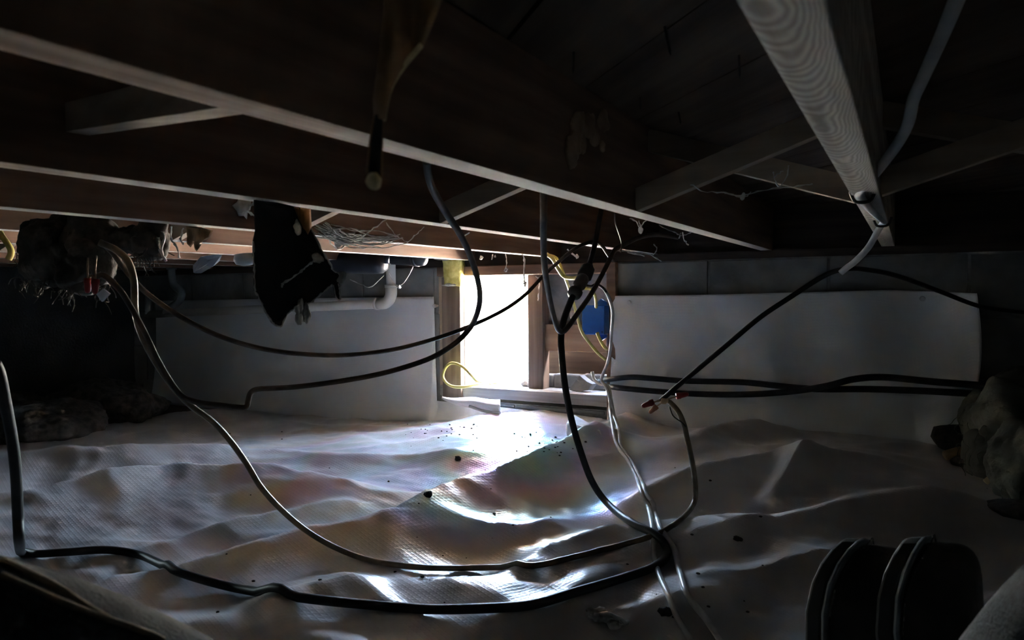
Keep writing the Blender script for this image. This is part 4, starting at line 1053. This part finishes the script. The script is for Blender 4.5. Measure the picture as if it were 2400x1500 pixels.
def boot(name, ankle, toe, soledir, side):
    """boot lofted along ankle->toe; soledir = direction the sole faces"""
    e = empty(name); e.parent = person
    a = Vector(ankle); t = Vector(toe); fx = (t-a); Ln = fx.length; fx.normalize()
    dn = Vector(soledir); dn = (dn-fx*dn.dot(fx)).normalized(); up = -dn; sd = fx.cross(up).normalized()
    # stations: s along the foot, half width, height
    st = [(-.30,.030,.085),(-.26,.036,.115),(-.12,.040,.125),(.05,.041,.118),(.25,.042,.098),(.45,.046,.080),(.65,.046,.068),(.78,.045,.064),(.87,.041,.058),(.94,.031,.047),(.98,.019,.033),(1.0,.007,.018)]
    def spring(q): return .040*max(0.0, (q-.55)/.45)**2.2
    seg = 20; m = MB()
    for s, hw, ht in st:
        c = a+fx*(Ln*s)+up*spring(s)
        for k in range(seg):
            an = 2*math.pi*k/seg; ca_, sb = math.cos(an), math.sin(an)
            yy = hw*abs(ca_)**.8*(1 if ca_ >= 0 else -1); zz = (ht*abs(sb)**.8 if sb > 0 else -.012*abs(sb)**.5)
            m.v.append(tuple(c+sd*yy+up*zz))
    n = len(st)
    for i in range(n-1):
        for k in range(seg):
            k2 = (k+1)%seg; m.f.append((i*seg+k,i*seg+k2,(i+1)*seg+k2,(i+1)*seg+k))
    m.f.append(tuple(range(seg))[::-1]); m.f.append(tuple((n-1)*seg+k for k in range(seg)))
    o = m.build('upper','leather',e,True); md=o.modifiers.new('s','SUBSURF'); md.levels=1; md.render_levels=1
    # sole outline
    def outline(exp, z):
        L_ = [a+fx*(Ln*s)+sd*(hw+exp)+up*(z+spring(s)) for s, hw, ht in st]; R2 = [a+fx*(Ln*s)-sd*(hw+exp)+up*(z+spring(s)) for s, hw, ht in st]
        tip = a+fx*(Ln*1.0+exp)+up*(z+spring(1.0))
        return L_[:-1]+[tip]+R2[:-1][::-1]
    def loft(z0, z1, exp, name, mat):
        mm = MB()
        for s, hw, ht in st:
            c = a+fx*(Ln*s+exp*max(0,s))+up*spring(s)
            mm.v += [tuple(c+sd*(hw+exp)+up*z0), tuple(c-sd*(hw+exp)+up*z0), tuple(c-sd*(hw+exp)+up*z1), tuple(c+sd*(hw+exp)+up*z1)]
        for i in range(len(st)-1):
            for k in range(4): mm.f.append((4*i+k, 4*i+(k+1)%4, 4*i+4+(k+1)%4, 4*i+4+k))
        mm.f.append((3,2,1,0)); q = 4*(len(st)-1); mm.f.append((q,q+1,q+2,q+3))
        return mm.build(name, mat, e, False, .003)
    loft(-.030, -.012, .005, 'sole', 'sole_rubber')
    loft(-.012, -.006, .0065, 'welt', 'welt')
    pts = [p+up*.004 for p in outline(.008,-.006)]
    ms = MB()
    for i in range(len(pts)-1):
        for k in range(5):
            p0 = pts[i].lerp(pts[i+1],(k+.15)/5); p1 = pts[i].lerp(pts[i+1],(k+.7)/5)
            if (p1-p0).length > 1e-4: ms.tube([p0,p1],.0011,4)
    so = ms.build('stitching','sole_rubber',e); so['kind']='stuff'
    # shaft towards the shin and laces over the instep
    sh0 = a+fx*(Ln*-.10)+up*.06
    MB().lathe(sh0, sh0+up*.13-fx*.03, [(0,.050),(.4,.054),(.9,.056),(1,.050)],18).build('shaft','leather',e,True)
    for k in range(5):
        s = .22+.09*k; c = a+fx*(Ln*s); h = np.interp(s,[q[0] for q in st],[q[2] for q in st])
        MB().tube(cr([c-sd*.030+up*(h-.018), c+up*(h+.003)+fx*.006, c+sd*.030+up*(h-.018)],5),.0028,6).build('lace','sole_rubber',e,True)
    return e
# toes up, soles turned left and away from the camera
boot('boot', L3(.375,.80,.055), L3(.402,.885,.288), L3(-.80,.60,-.10), 1)
boot('boot', L3(.445,.735,.06), L3(.437,.815,.312), L3(-.80,.60,-.10), 1)
# raised seams and folds of the jeans, laid on the cloth
bpy.context.view_layer.update()
dg = bpy.context.evaluated_depsgraph_get()
je = jeans.evaluated_get(dg)
def on_cloth(px, py):
    ok, loc, nrm, _i = je.ray_cast(EYE, ray(px, py).normalized())
    return (loc + nrm*.0015) if ok else None
for ln in ([(0,1352),(80,1388),(160,1422),(240,1452),(320,1480),(380,1504)], [(0,1318),(70,1350),(140,1385),(200,1425),(260,1460)],
           [(2400,1322),(2350,1358),(2300,1390),(2262,1430),(2225,1475)], [(2400,1285),(2360,1318),(2318,1362),(2275,1410),(2240,1450)], [(2310,1452),(2270,1474),(2235,1498)]):
    q = [p for p in (on_cloth(x, y) for x, y in ln) if p]
    if len(q) > 2: MB().tube(cr(q, 6), .0018, 6).build('seam', 'denim_thread', person, True)
tag(person,'person in dark jeans and lace-up work boots sitting, knees apart','person')
